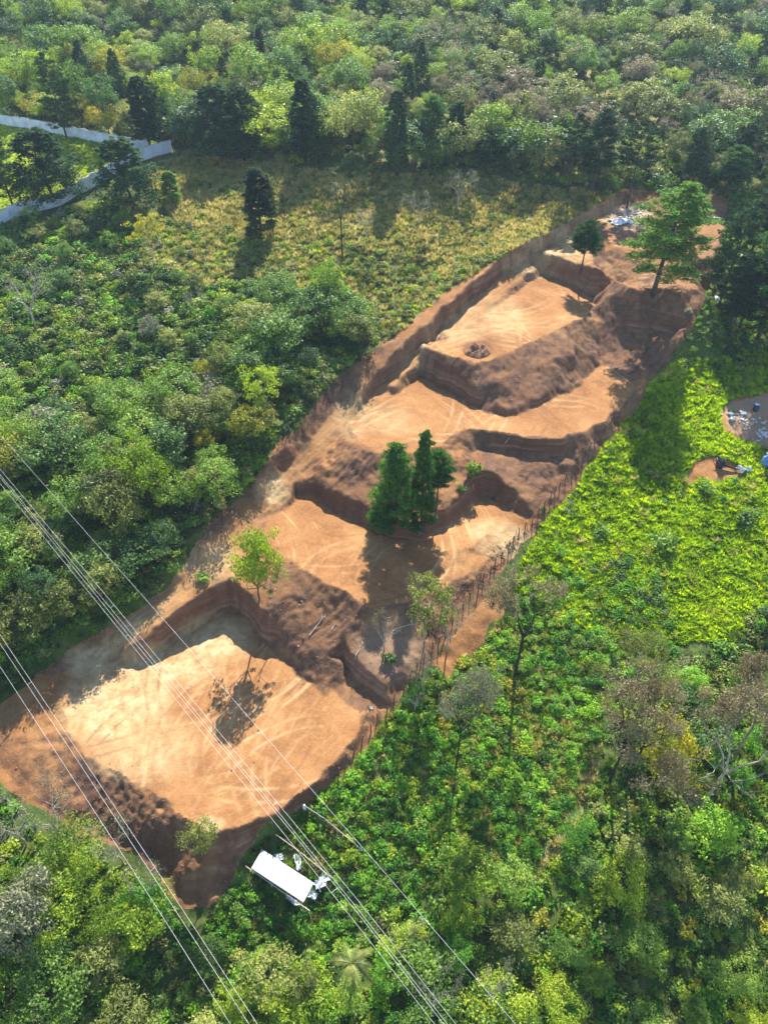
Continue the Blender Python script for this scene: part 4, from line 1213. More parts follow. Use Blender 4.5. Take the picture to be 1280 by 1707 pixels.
# ---- fallen branches and logs
def fallen(label, uv0, uv1, r, mat='bark_pale', n=5, name='fallen_branch', lift=.15, cat='branch'):
    a = np.array(ground(*uv0)); b = np.array(ground(*uv1))
    o = anchor(name, label, cat, a); mb = MB(); d = b - a; Ln = np.linalg.norm(d)
    ts = np.linspace(0, 1, 7); P = np.array([a + d * t for t in ts]); P[:, 2] = [gz(p[0], p[1]) + lift for p in P]
    P[1:-1, :2] += R7.normal(size=(5, 2)) * .03 * Ln
    link('stem', mb.tube(P - a, np.linspace(r, r * .3, 7), 6).mesh('stem', [mat]), o)
    for k in range(n):
        i = int(R7.integers(2, 6)); e = P[i] + unit(d) * Ln * R7.uniform(.1, .3) + R7.normal(size=3) * Ln * .12; e[2] = max(e[2], gz(e[0], e[1]) + .1)
        link('twig', MB().tube([P[i] - a, (P[i] + e) / 2 - a + R7.normal(size=3) * .1, e - a], [r * .45, r * .3, r * .12], 4, False).mesh('twig', [mat]), o)
fallen('long grey fallen branches in the thicket of the green slope', (262, 610), (345, 604), .16, n=9, lift=1.2)
fallen('pale bare branch lying on the shaded slope under the second terrace', (516, 1060), (543, 1027), .13, n=2)
fallen('short pale stick above the shaded cut under the second terrace', (553, 1050), (560, 1040), .12, n=1)
fallen('tiny pale stick on the embankment under the crescent terrace', (841, 740), (850, 730), .09, n=1)
fallen('grey broken branches at the dark edge of the dirt road', (290, 905), (335, 845), .12, n=10, lift=.5)
fallen('grey brush on the bank beside the long cut wall', (625, 545), (672, 512), .12, n=9, lift=.4)
fallen('dark grey log at the edge of the shadow below the compound wall', (-15, 452), (22, 467), .2, n=2, lift=.8)
fallen('grey forked branch beside the tangled tree on the grey slope', (655, 1055), (690, 1043), .12, 'bark_pale', 5, lift=.5)
fallen('pale forked sticks on the grey slope below the second terrace', (592, 1100), (606, 1070), .1, n=2)
fallen('white scrap of timber stuck in the rim of the long cut wall', (795, 402), (803, 410), .15, n=0, name='timber_scrap', cat='timber')
# ---- loose tangled roots along the fence
mb = MB()
for k in range(240):
    t = R7.random(); seg = [(892, 872), (840, 925), (790, 975), (745, 1010), (715, 1060)]
    i = min(int(t * 4), 3); f = t * 4 - i
    u = seg[i][0] + (seg[i + 1][0] - seg[i][0]) * f + R7.normal() * 7; v = seg[i][1] + (seg[i + 1][1] - seg[i][1]) * f + R7.normal() * 7
    x, y, z = ground(u, v); p = np.array([x, y, z + .1]); d = R7.normal(size=3) * np.array([.7, .7, .3]); d[2] = abs(d[2])
    mb.tube([p, p + d * .6 + R7.normal(size=3) * .12, p + d * 1.3], [.06, .045, .015], 3, False)
for k in range(420):
    seg = [(668, 522), (590, 610), (520, 690), (450, 770), (385, 835), (330, 885), (270, 940), (200, 1000)]
    t = R7.random() * 7; i = int(t); f = t - i
    u = seg[i][0] + (seg[i + 1][0] - seg[i][0]) * f + R7.normal() * 9 - 6; v = seg[i][1] + (seg[i + 1][1] - seg[i][1]) * f + R7.normal() * 9 - 4
    x, y, z = ground(u, v); p = np.array([x, y, z + .15]); d = R7.normal(size=3) * np.array([1.1, 1.1, .35]); d[2] = abs(d[2])
    mb.tube([p, p + d * .6 + R7.normal(size=3) * .15, p + d * 1.4], [.07, .05, .018], 3, False)
tag(link('brush_debris', mb.mesh('brush_debris', ['bark'])), 'tangled roots and brush bulldozed along the edges of the cleared lots', kind='stuff')


# ---- single trees that the photograph lets one point to
PLANTED = []   # (u_base, v_base, px radius)
def special(name, key, mat, ub, vb, vt, wpx, label, cat='tree', trunk_mat=None, leanx=0., du=0, group=None, rz=None):
    base = ground(ub, vb); H = top_height(base, vt); W = px_width(base, wpx, H)
    if mat.startswith('needle'): W *= 1.12
    PLANTED.append((ub, vb, max(14, wpx * .35)))
    # du: how far the crown's top sits aside of its foot in the picture
    lean = (0, 0)
    if du:
        lean = (0, math.atan2(px_width(base, du, H * 2), H))
    x, y, z = base
    o = add_tree(name, key, mat, (x, y, z - .1), H, W, label, cat, group, rz=rz, trunk_mat=trunk_mat)
    if du:
        o.rotation_mode = 'XYZ'
        from mathutils import Euler, Quaternion
        q = Quaternion((0, 1, 0), lean[1]) @ Quaternion((0, 0, 1), o.rotation_euler[2])
        o.rotation_euler = q.to_euler()
    return o

for a in [
 # back row
 ('cypress_tree','ragged0','needle_dark',112,231,90,58,'slim dark tree leaning over the lawn beside the uphill wall'),
 ('cypress_tree','cypress2','needle_dark',250,246,128,44,'dark narrow tree behind the end of the lawn wall'),
 ('cypress_tree','ragged0','needle_dark',272,250,138,50,'ragged dark tree at the corner where the pale wall ends'),
 ('broadleaf_tree','broad2','leaf_mid',140,222,102,64,'bright green tall tree behind the uphill lawn wall'),
 ('broadleaf_tree','broad2','leaf_deep',185,228,125,60,'deep green tree behind the middle of the lawn wall'),
 ('cypress_tree','cypress1','needle_dark',88,338,215,98,'broad black green tree inside the lawn at its wall'),
 ('cypress_tree','ragged0','needle_dark',22,343,218,62,'dark tree leaning at the lawn wall beside the broad black green one'),
 ('cypress_tree','cypress1','needle_dark',218,340,230,88,'dark round topped tree on the slope just outside the lawn wall'),
 ('cypress_tree','cypress1','needle_dark',372,264,140,84,'broad black green tree, larger of the dark pair at the top of the dry clearing'),
 ('cypress_tree','cypress1','needle_dark',412,262,146,70,'slightly lighter tree of the dark pair at the top of the dry clearing'),
 ('cypress_tree','cypress2','needle_dark',512,270,132,42,'tall narrow dark spire with a bent tip above the dry clearing'),
 ('cypress_tree','ragged0','needle_dark',528,276,165,44,'dark ragged tree leaning against the tall bent spire'),
 ('broadleaf_tree','broad4','leaf_olive',590,272,145,95,'wide olive crowned tree between the two dark spires'),
 ('cypress_tree','cypress2','needle_dark',661,292,150,40,'black green pointed spire behind the leafless shrubs of the clearing'),
 ('pine_tree','pine1','needle_green',720,270,160,60,'airy mid green pine next to the black green pointed spire'),
 ('cypress_tree','cypress2','needle_dark',758,275,168,40,'dark slim tree behind the leafless bushes of the dry grass'),
 ('cypress_tree','ragged0','needle_dark',810,288,215,52,'dusky low tree at the rim of the dry grass'),
 ('broadleaf_tree','broad2','leaf_lime',880,298,204,40,'slender yellow green tree in the dark row behind the clearing'),
 ('pine_tree','umbrella0','needle_dark',945,322,192,66,'dark flat topped pine, first of three at the head of the long cut wall'),
 ('pine_tree','pine1','needle_dark',985,325,185,64,'dark upright pine, middle of three at the head of the long cut wall'),
 ('pine_tree','umbrella0','needle_dark',1044,348,203,72,'leaning umbrella pine at the top end of the dirt road'),
 ('pine_tree','pine1','needle_dark',1150,318,215,54,'dark pine behind the topmost terrace'),
 ('pine_tree','umbrella0','needle_dark',1245,305,196,62,'bushy dark pine at the far corner of the topmost terrace'),
 ('pine_tree','pine1','needle_green',1210,330,245,60,'mid green pine leaning behind the corner of the topmost terrace'),
 # clearing
 ('cypress_tree','cypress2','needle_dark',436,396,280,46,'dark ivy clad tree with two trunks standing in the clearing'),
 ('pine_tree','pine1','leaf_olive',456,388,290,34,'thin olive tree close beside the dark two trunk tree'),
 ('cypress_tree','cypress2','needle_green',289,338,285,28,'small pointed conifer in the dry clearing near the lawn wall'),
 ('leafless_tree','snag0','leaf_grey',571,432,300,36,'tall bare grey tree with a blackened trunk in the clearing'),
 ('leafless_tree','bare2','leaf_grey',697,376,318,48,'low spreading leafless tree on the dry grass'),
 ('leafless_tree','bare0','leaf_grey',762,350,278,58,'grey purple leafless tree at the rim of the dry grass'),
 ('leafless_tree','bare2','leaf_grey',612,402,345,36,'small leafless tree between the burnt trunk and the dry grass'),
 # on the lots
 ('pine_tree','pine0','needle_green',1088,490,308,138,'large layered pine at the front edge of the topmost terrace'),
 ('pine_tree','pine2','needle_green',968,452,368,54,'small airy pine on the cut corner of the topmost terrace'),
 ('pine_tree','bushypine0','needle_green',660,868,742,92,'broad green pine on the knoll, the lower of the clump'),
 ('pine_tree','bushypine0','needle_green',702,868,722,58,'tallest upright pine of the clump on the knoll'),
 ('pine_tree','pine2','needle_green',728,842,752,54,'pine with a bare lower trunk on the field side of the knoll'),
 ('pine_tree','bushypine0','needle_green',640,878,822,56,'short bushy pine at the foot of the knoll clump'),
 # beside the field
 ('pine_tree','ragged0','needle_dark',1198,505,345,78,'dark ragged pine beside the tarp at the edge of the topmost terrace'),
 ('pine_tree','pine0','needle_green',1262,565,352,120,'big pine with yellow green tips above the bare yard'),
 ('pine_tree','ragged0','needle_dark',1232,545,420,84,'dark low branched pine in front of the white roofing sheet'),
 ('pine_tree','pine1','needle_dark',1215,560,440,50,'slim dark pine with a bare trunk over the shaded field'),
 ('pine_tree','umbrella0','needle_dark',1285,610,470,90,'dark pine at the rim of the picture above the yard'),
 ('pine_tree','pine0','needle_green',1295,480,300,90,'green pine behind the white roofing sheet'),
 ('pine_tree','pine1','needle_dark',1250,425,310,60,'dusky pine behind the tall yellow tipped one'),
]:
    special(*a)
special('broadleaf_tree','airy0','leaf_lime',452,700,606,80,'leaning tree with a pale trunk and light green crown beside the dirt road', trunk_mat='bark_pale', du=-22)
special('broadleaf_tree','broad0','leaf_mid',548,520,440,54,'dark green bushy tree on the slope above the long cut wall')
special('broadleaf_tree','airy1','leaf_gold',258,452,355,66,'yellow topped tree on the slope below the lawn wall')
special('broadleaf_tree','broad4','leaf_lime',250,845,738,92,'light green layered tree in the thicket under the wires')
special('broadleaf_tree','broad3','leaf_olive',215,900,810,90,'olive tree in front of the light green layered one under the wires')
special('broadleaf_tree','broad1','leaf_lime',434,1000,886,84,'sparse yellow green tree on the cut corner above the lowest terrace')
special('broadleaf_tree','airy1','leaf_olive',458,1006,936,56,'thin olive tree leaning at the cut edge above the lowest terrace')
special('broadleaf_tree','airy0','leaf_olive',708,1070,966,96,'grey green tangled tree on the fence line below the second terrace')
special('leafless_tree','bare2','leaf_dry',640,1085,1020,52,'brown leaved bush tree on the shaded grey slope')
special('leafless_tree','bare2','leaf_grey',704,1150,1096,52,'pale bare shrub on the fence line in front of the red bank')
special('leafless_tree','bare2','leaf_grey',692,1185,1150,40,'smaller pale bare shrub just below the other one on the fence line')
special('leafless_tree','bare2','leaf_dry',745,1085,1000,60,'brown bare tree tangled behind the fence at the red bank')
special('leafless_tree','drycrown0','leaf_dry',857,1128,968,104,'tall thin crowned tree with a dark trunk at the corner of the bright field', trunk_mat='bark_dark')
special('leafless_tree','drycrown1','leaf_grey',760,1275,1120,112,'pale haze crowned tree with a straight dark trunk in the low shrubs', trunk_mat='bark_dark')
special('leafless_tree','drycrown1','leaf_dry',1016,1300,1138,172,'wide brown crowned tree with paired dark trunks in the low shrubs', trunk_mat='bark_dark')
special('leafless_tree','drycrown0','leaf_dry',1040,1310,1160,90,'slimmer brown tree standing against the wide brown crowned one', trunk_mat='bark_dark')
special('leafless_tree','drycrown1','leaf_olive',1045,1180,1075,118,'olive grey tree behind the wide brown crowned one')
special('leafless_tree','drycrown1','leaf_dry',1165,1350,1178,178,'broadest brown tree with white forking limbs at the bottom thicket', trunk_mat='bark_pale')
special('leafless_tree','drycrown0','leaf_dry',1215,1270,1120,110,'brown tree behind the one with white forking limbs')
special('broadleaf_tree','broad3','leaf_gold',1088,1310,1222,92,'golden dense tree beneath the brown crowns')
special('leafless_tree','bare0','leaf_grey',722,1690,1615,74,'bare white branched tree at the bottom rim by the wires')
special('leafless_tree','bare2','leaf_grey',808,1690,1612,52,'bare white forked tree beside the single wire at the bottom rim')
special('leafless_tree','bare2','leaf_grey',110,1395,1330,96,'grey leafless tangle at the toe of the earth bank')
special('leafless_tree','bare2','leaf_grey',45,1410,1345,80,'grey leafless tangle next to the bright thicket at the toe of the bank')
special('leafless_tree','bare2','leaf_grey',205,1440,1380,70,'small grey leafless shrub in the toe of the bank under the twin wires')
special('leafless_tree','bare2','leaf_grey',255,1500,1450,60,'grey dead shrub under the twin wires above the thicket')
special('leafless_tree','bare0','leaf_grey',60,545,455,90,'grey leafless tree standing in the slope below the wall shadow')
special('broadleaf_tree','broad0','leaf_grey',75,1560,1490,104,'round grey green tree in the bottom corner thicket')
special('broadleaf_tree','broad3','leaf_olive',345,1420,1378,60,'low olive bush tree at the front tip of the lowest terrace')

# palm
x, y, z = ground(590, 1650)
Hp = top_height((x, y, z), 1606)
palm = anchor('palm_tree', 'palm with long spread fronds under the wires', 'palm', (x, y, z - .1))
link('trunk', MB().tube([[0, 0, -.4], [.1, 0, Hp * .5], [0, 0, Hp]], [.24, .17, .15], 8).mesh('trunk', ['bark']), palm)
PLANTED.append((590, 1650, 30))
for k in range(13):
    a = 6.283 * k / 13 + R7.normal() * .15; Lf = R7.uniform(2.9, 3.7); up = R7.uniform(.1, .8)
    n = 18; t = np.linspace(0, 1, n)
    mid = np.stack([np.cos(a) * Lf * t, np.sin(a) * Lf * t, Hp + Lf * (up * t - 1.0 * t * t)], 1)
    side = np.array([-math.sin(a), math.cos(a), 0.])
    Vs = []; Ts = []
    for i in range(1, n):
        w = .62 * math.sin(math.pi * min(1, t[i] * .9 + .12)) * (.85 + .3 * R7.random()); fw = (mid[i] - mid[i - 1]) * 1.1
        for s in (-1, 1):
            b0 = len(Vs); Vs += [mid[i - 1], mid[i], mid[i] + side * s * w + fw * 1.2 - [0, 0, .28 * w]]; Ts.append((b0, b0 + 1, b0 + 2))
    mb = MB(); mb.add(np.array(Vs), None, Ts); mb.tube(mid, np.linspace(.05, .012, n), 4, False)
    link('frond', mb.mesh('frond', ['leaf_olive']), palm)

# single shrubs on the lots and field
def shrub(key, mat, ub, vb, wpx, hs, label, group=None):
    b = ground(ub, vb); W = px_width(b, wpx)
    s = W / 2.7
    o = link('shrub', shrub_mesh(key, mat), None, (b[0], b[1], b[2] - .05)); o.scale = (s, s, s * hs); o.rotation_euler = (0, 0, RNG.random() * 6.28)
    PLANTED.append((ub, vb, wpx * .4))
    return tag(o, label, 'shrub', group)
for a in [('bush1','leaf_mid',790,796,34,2.0,'pale green upright shrub at the rim of the knoll'), ('bush1','leaf_deep',715,872,34,1.2,'dark green shrub under the bare lower trunk on the knoll'),('bush0','leaf_deep',690,884,36,1.1,'dark green shrub at the lip of the knoll wall'),('bush1','leaf_deep',622,862,26,1.2,'small shrub at the foot of the bushy pine on the knoll'),
 ('bush0','leaf_mid',768,818,22,1.0,'small shrub below the upright one at the rim of the knoll'),
 ('bush1','leaf_deep',650,1105,34,1.2,'dark green shrub on the shaded grey slope'), ('bush0','leaf_mid',905,853,14,1.4,'little shrub growing on the fence at the field corner'),
 ('bush0','leaf_grey',1147,522,20,1.,'greyish shrub on the shaded bank above the field'), ('bush0','leaf_deep',1222,688,14,1.,'dark shrub at the tip of the bare yard'),
 ('bush0','leaf_mid',1000,893,34,1.1,'dull green shrub in the middle of the bright field'), ('bush0','leaf_mid',1105,915,54,1.2,'broad dull green shrub among the bright field tussocks'),
 ('bush0','leaf_mid',1175,820,34,1.,'dull green shrub below the reddish bare patch'), ('bush0','leaf_mid',1240,870,44,1.1,'dull green shrub in the field near the edge thicket'),
 ('bush1','leaf_mid',340,968,34,.8,'flat green shrub on the lit bank by the dirt road'), ('bush0','leaf_deep',568,578+100,0.1,1,'x')][:-1]:
    shrub(*a)

# ---- seeded stands: jittered grid over the hillside, kept where the photograph has them
def jgrid(x0, x1, y0, y1, sp, rng):
    X, Y = np.meshgrid(np.arange(x0, x1, sp), np.arange(y0, y1, sp * .87))
    X = X + rng.uniform(-.45, .45, X.shape) * sp; Y = Y + rng.uniform(-.45, .45, Y.shape) * sp
    X = X.ravel(); Y = Y.ravel(); Z = hgt(X, Y)
    u, v, d = proj(X, Y, Z)
    return X, Y, Z, u, v, d
PL = np.array(PLANTED)
def free(u, v, k=1.):
    return ~((np.hypot(u[:, None] - PL[None, :, 0], (v[:, None] - PL[None, :, 1]) * 1.3) < PL[None, :, 2] * k).any(1))
SITE_M = [(u + (8 if u > 600 else -6), v) for u, v in SITE]
def on_soil(x, y):
    i = np.clip(np.searchsorted(GX, x), 0, len(GX) - 1); j = np.clip(np.searchsorted(GY, y), 0, len(GY) - 1)
    return soil[j, i]
def clear_soil(x, y, m):
    r = np.zeros(len(x), bool)
    for a in np.arange(8) * .785:
        r |= on_soil(x + m * math.cos(a), y + m * math.sin(a))
    return ~(r | on_soil(x, y))
RP = np.random.default_rng(4242)
Z_LEFT = [(-300,330),(0,385),(130,350),(200,330),(250,430),(330,480),(450,470),(560,560),(620,560),(560,640),(480,735),(420,800),(330,890),(300,950),(210,1020),(110,1085),(-40,1175),(-400,1200)]
Z_EDGE = [(470,500),(640,545),(575,640),(480,735),(420,800),(330,890),(300,950),(210,1020),(110,1085),(-60,1180),(-400,1200),(-400,760),(60,720),(250,690),(400,620)]
Z_BL = [(-500,1280),(20,1318),(60,1360),(130,1400),(225,1440),(290,1505),(330,1550),(420,1600),(560,1600),(640,1510),(780,1470),(870,1480),(900,2200),(-500,2200)]
Z_BR = [(1290,1010),(1700,900),(1900,2300),(700,2300),(860,1520),(940,1400),(1000,1290),(1060,1180),(1140,1110)]
def pick(rng, w):
    k = list(w); p = np.array([w[q] for q in k], float); return k[int(rng.choice(len(k), p=p / p.sum()))]
KEYS_B = ['broad0', 'broad1', 'broad2', 'broad3', 'broad4']
COLN = {'leaf_mid': 'mid green', 'leaf_deep': 'deep green', 'leaf_olive': 'olive', 'leaf_lime': 'yellow green', 'leaf_gold': 'golden', 'leaf_dry': 'brownish', 'leaf_grey': 'grey green', 'leaf_rich': 'fresh green', 'needle_dark': 'dark', 'needle_green': 'green'}
LAND = [('the fallen grey branches', 300, 606), ('the bend of the dirt road', 430, 815), ('the lit corner of the lowest terrace', 90, 1120), ('the white roofed shed', 475, 1470), ('the palm', 590, 1640),
        ('the downhill lawn wall', 70, 350), ('the pale trunked leaning tree', 455, 700), ('the toe of the earth bank', 310, 1530), ('the bare white branched tree', 722, 1690), ('the wide brown crowned tree', 1016, 1300),
        ('the broadest brown tree', 1165, 1350), ('the golden dense tree', 1088, 1310), ('the bright field', 1230, 1040), ('the yellow topped tree', 258, 452), ('the light green layered tree', 250, 845), ('the end of the long cut wall', 590, 650),
        ('the round grey green tree', 75, 1560), ('the dark green bushy tree', 548, 520), ('the grey leafless tangle', 60, 1400)]
pend = []   # trees waiting for a label that singles them out
def stand(zone, sp, mix, hrange, keep=1., margin=2.5, box=(-150, 170, 5, 300), near=True, extra=None, dens=None):
    X, Y, Z, u, v, d = jgrid(*box, sp, RP)
    m = in_poly(u, v, zone) & free(u, v) & clear_soil(X, Y, margin) & (RP.random(len(X)) < keep) & (u > -120) & (u < 1400) & (v < 1830)
    if extra is not None: m &= extra(X, Y, u, v)
    for x, y, z, uu, vv, dd in zip(X[m], Y[m], Z[m], u[m], v[m], d[m]):
        mat = pick(RP, mix); H = RP.uniform(*hrange)
        if mat in ('leaf_dry', 'leaf_grey') and RP.random() < .45: key, nm = ['bare0', 'bare1', 'bare2'][RP.integers(3)], 'leafless_tree'
        else: key, nm = KEYS_B[RP.integers(5)], 'broadleaf_tree'
        pend.append(dict(name=nm, key=key, mat=mat, p=(x, y, z - .1), H=H, u=uu, v=vv, d=dd, near=near))
lawn_x = lambda X, Y, u, v: ~in_poly(u, v, Z_LAWN)
stand(Z_EDGE, 5.2, {'leaf_mid': 3, 'leaf_deep': 3, 'leaf_olive': 3, 'leaf_gold': .6, 'leaf_grey': .5}, (6, 11), .85, 1.0)
stand(Z_LEFT, 8.5, {'leaf_mid': 3, 'leaf_deep': 1.5, 'leaf_olive': 2, 'leaf_grey': .8}, (3, 5.5), .6, 3, extra=lambda X, Y, u, v: ~in_poly(u, v, Z_EDGE))
stand(Z_BL, 5.2, {'leaf_mid': 3, 'leaf_rich': 1.5, 'leaf_olive': 2.4, 'leaf_lime': 2, 'leaf_grey': .25}, (4.5, 8), .85, 2)
stand(Z_BR, 5.6, {'leaf_mid': 2.5, 'leaf_rich': 1.2, 'leaf_olive': 1.6, 'leaf_lime': 1.4, 'leaf_gold': 1, 'leaf_deep': 2}, (3.5, 7), .62, 3)
Z_LINE = [(285,262),(420,264),(560,282),(800,302),(1035,312),(1040,285),(800,268),(560,245),(420,228),(300,228)]
stand(Z_LINE, 5.0, {'leaf_deep': 3, 'leaf_mid': 2.5, 'leaf_olive': 1.2, 'leaf_lime': 1.0}, (8, 13), .85, 1.5, box=(-120, 120, 190, 280), near=False)
n_near = len(pend)
# beyond the clearing: the tree line and the far forest
def far_mix(x, y, u, v):
    q = fbm(np.array([x]), np.array([y]), 45, 2, 301)[0]
    if 135 < v < 300 and u > 620 and RP.random() < .5: return 'leaf_dry' if RP.random() < .7 else 'leaf_olive'
    if v > 120 and u < 640 and RP.random() < .45: return 'leaf_lime' if RP.random() < .6 else 'leaf_gold'
    w = {'leaf_mid': 2.6, 'leaf_deep': 2.2 * (1.6 - q), 'leaf_olive': 2.2, 'leaf_lime': 1.3 * q * 2, 'leaf_dry': .35, 'leaf_grey': .4}
    return pick(RP, w)
X, Y, Z, u, v, d = jgrid(-230, 230, 195, 420, 6.4, RP)
m = in_poly(u, v, Z_FAR) & free(u, v, .6) & clear_soil(X, Y, 3) & ~in_poly(u, v, Z_LAWN) & (u > -80) & (u < 1360) & (v > -90) & (RP.random(len(X)) < .74) & (fbm(X, Y, 22, 3, 77) > .30)
far = []
for x, y, z, uu, vv, dd in zip(X[m], Y[m], Z[m], u[m], v[m], d[m]):
    mat = far_mix(x, y, uu, vv); big = RP.random() < .2
    H = RP.uniform(9, 13) if big else RP.uniform(4.5, 9)
    if vv > 200: H *= 1.15
    if mat in ('leaf_dry', 'leaf_grey') and RP.random() < .75: key, nm = ['bare0', 'bare1', 'drycrown0'][RP.integers(3)], 'leafless_tree'
    elif RP.random() < .025: key, nm, mat = 'cypress%d' % RP.integers(3), 'cypress_tree', 'needle_dark'; H = RP.uniform(10, 17)
    else: key, nm = KEYS_B[RP.integers(5)], 'broadleaf_tree'
    far.append(dict(name=nm, key=key, mat=mat, p=(x, y, z - .1), H=H, u=uu, v=vv, d=dd, near=False))

# labels for the near ones: colour, size and the landmark they stand by; equals are told apart by their order
def rel(du, dv):
    if abs(dv) > abs(du) * .8: return 'behind' if dv < 0 else 'in front of'
    return 'to the left of' if du < 0 else 'to the right of'
ORD = ['first', 'second', 'third', 'fourth', 'fifth', 'sixth', 'seventh', 'eighth', 'ninth', 'tenth', 'eleventh', 'twelfth']
def ordinal(i):
    if i < 12: return ORD[i]
    n = i + 1
    return '%d%s' % (n, 'th' if 10 < n % 100 < 14 else {1: 'st', 2: 'nd', 3: 'rd'}.get(n % 10, 'th'))
def tell_apart(items, lands, word):
    by = {}
    for t in items:
        k = min(range(len(lands)), key=lambda i: math.hypot(t['u'] - lands[i][1], t['v'] - lands[i][2]))
        nm, lu, lv = lands[k]
        t['q'] = math.hypot(t['u'] - lu, t['v'] - lv)
        by.setdefault((word(t), rel(t['u'] - lu, t['v'] - lv), nm), []).append(t)
    for (w_, r, nm), ts in by.items():
        ts.sort(key=lambda t: t['q'])
        for i, t in enumerate(ts):
            t['label'] = f'{w_} {r} {nm}' if len(ts) == 1 else f'{ordinal(i)} {w_} {r} {nm}'
def tree_words(t):
    size = 'tall' if t['H'] > 7.2 else ('small' if t['H'] < 4.6 else 'rounded')
    return f"{size} {COLN[t['mat']]} " + ('leafless tree' if t['name'] == 'leafless_tree' else 'tree')
FARLAND = [('the uphill lawn wall', 112, 228), ('the dark pair of trees', 390, 263), ('the bent dark spire', 512, 270), ('the black green pointed spire', 661, 292), ('the slender yellow green tree', 880, 298),
           ('the three dark pines', 975, 322), ('the leaning umbrella pine', 1044, 348), ('the topmost terrace corner', 1212, 330)]
def far_words(t):
    if t['name'] == 'cypress_tree': return 'pointed dark tree'
    size = 'tall' if t['H'] > 9 else 'low'
    return f"{size} {COLN[t['mat']]} " + ('bare crowned tree' if t['name'] == 'leafless_tree' else 'round tree')
NEARZ = 'trees of the thickets round the lots'
used = {}
GN = {}          # stuff: prototype object name -> points
def more(key, mesh_, p, s, rz):
    GN.setdefault(key, (mesh_, []))[1].append((*p, s[0], s[1], rz))
LIM = {'broadleaf_tree': 300, 'leafless_tree': 200, 'cypress_tree': 80}
nb = {k: sum(1 for o in SC.objects if o.parent is None and o.name.split('.')[0] == k) for k in LIM}
def inview(t): return -30 < t['u'] < 1310 and t['v'] < 1760 and t['v'] > -25
chosen = []
for t in pend + sorted(far, key=lambda t: t['d']):
    p = PROTO[t['key']]
    t['sz'] = t['H'] / p['H']; t['wide'] = t['sz'] * RP.uniform(.9, 1.25)
    if nb[t['name']] < LIM[t['name']] and inview(t):
        nb[t['name']] += 1; chosen.append(t)
    else:
        more(t['key'] + t['mat'], joint_mesh(t['key'], t['mat']), t['p'], (t['wide'], t['sz']), RP.random() * 6.28)
tell_apart([t for t in chosen if t['near']], LAND, tree_words)
tell_apart([t for t in chosen if not t['near']], FARLAND, far_words)
for t in chosen:
    W = t['wide'] * 2 * PROTO[t['key']]['R']
    if t['near']: add_tree(t['name'], t['key'], t['mat'], t['p'], t['H'], W, t['label'], 'tree', NEARZ)
    else: add_tree(t['name'], t['key'], t['mat'], t['p'], t['H'], W, t['label'], 'tree', 'trees of the tree line and the hazy forest beyond', parts=False)
FAR_GN = GN; 

# ---- shrubs one can count (the larger ones of the clearing and the thickets)
SH = []
def shrubs(zone, sp, mix, keys, srange, keep, box=(-120, 140, 5, 250), margin=.5, extra=None, free_k=.5):
    X, Y, Z, u, v, d = jgrid(*box, sp, RP)
    m = in_poly(u, v, zone) & clear_soil(X, Y, margin) & (RP.random(len(X)) < keep) & (u > -100) & (u < 1380) & (v < 1800) & free(u, v, free_k)
    if extra is not None: m &= extra(X, Y, u, v)
    m &= ~in_poly(u, v, Z_PATH)
    for x, y, z, uu, vv, dd in zip(X[m], Y[m], Z[m], u[m], v[m], d[m]):
        SH.append((pick(RP, mix), pick(RP, {k: 1 for k in keys}), (x, y, z - .08), RP.uniform(*srange), uu, vv, dd))
BK = ['bush0', 'bush1', 'bush2']
shrubs(Z_LEFT, 2.0, {'leaf_mid': 4, 'leaf_rich': .8, 'leaf_deep': 1.5, 'leaf_olive': 2, 'leaf_lime': 1.2, 'leaf_grey': .12}, BK, (.8, 1.6), .85)
shrubs(Z_CLEAR, 2.2, {'leaf_mid': 2.5, 'leaf_olive': 4, 'leaf_grey': .3, 'leaf_lime': 1.6}, BK, (.45, 1.05), .7, margin=.1)
shrubs(Z_DRY, 3.2, {'leaf_mid': 1, 'leaf_lime': 1.2, 'leaf_olive': 3, 'leaf_grey': .5}, BK, (.45, 1.0), .6)
shrubs(Z_LOW, 1.3, {'leaf_rich': 7, 'leaf_mid': 1.6, 'leaf_lime': 1.8}, BK + ['low0', 'low1'], (.6, 1.05), .9, extra=lambda X, Y, u, v: fbm(X, Y, 6, 3, 55) > .32)
shrubs(Z_FIELD, 3.8, {'leaf_lime': 6, 'leaf_rich': 1.2, 'leaf_deep': .3}, BK, (.45, 1.0), .5, extra=lambda X, Y, u, v: ~in_poly(u, v, Z_YARD) & ~in_poly(u, v, Z_PATCH))
shrubs([(850,985),(960,930),(1100,930),(1130,1090),(1000,1070),(880,1010)], 2.0, {'leaf_rich': 5, 'leaf_deep': 2}, BK, (.6, 1.1), .8)
Z_SHED = [(385,1465),(425,1470),(500,1525),(560,1480),(640,1440),(700,1600),(560,1610),(420,1610),(325,1545)]
shrubs(Z_SHED, 1.5, {'leaf_rich': 6, 'leaf_mid': 2}, BK, (.5, .95), .85, box=(-40, 30, 10, 70), free_k=1)
shrubs([(520,1370),(600,1420),(560,1460),(470,1420),(460,1395)], 1.5, {'leaf_rich': 4, 'leaf_olive': 2}, ['low0', 'low1'], (.5, .8), .6, box=(-40, 30, 10, 70), free_k=1)
shrubs(Z_BL, 2.1, {'leaf_mid': 3, 'leaf_rich': 3, 'leaf_olive': 1.5, 'leaf_lime': 1.2}, BK, (.7, 1.4), .85, box=(-70, 60, -5, 60))
shrubs(Z_BR, 2.1, {'leaf_mid': 2, 'leaf_rich': 2, 'leaf_olive': 1.2, 'leaf_lime': 2, 'leaf_gold': .5}, BK, (.7, 1.5), .85, box=(0, 120, -5, 110))
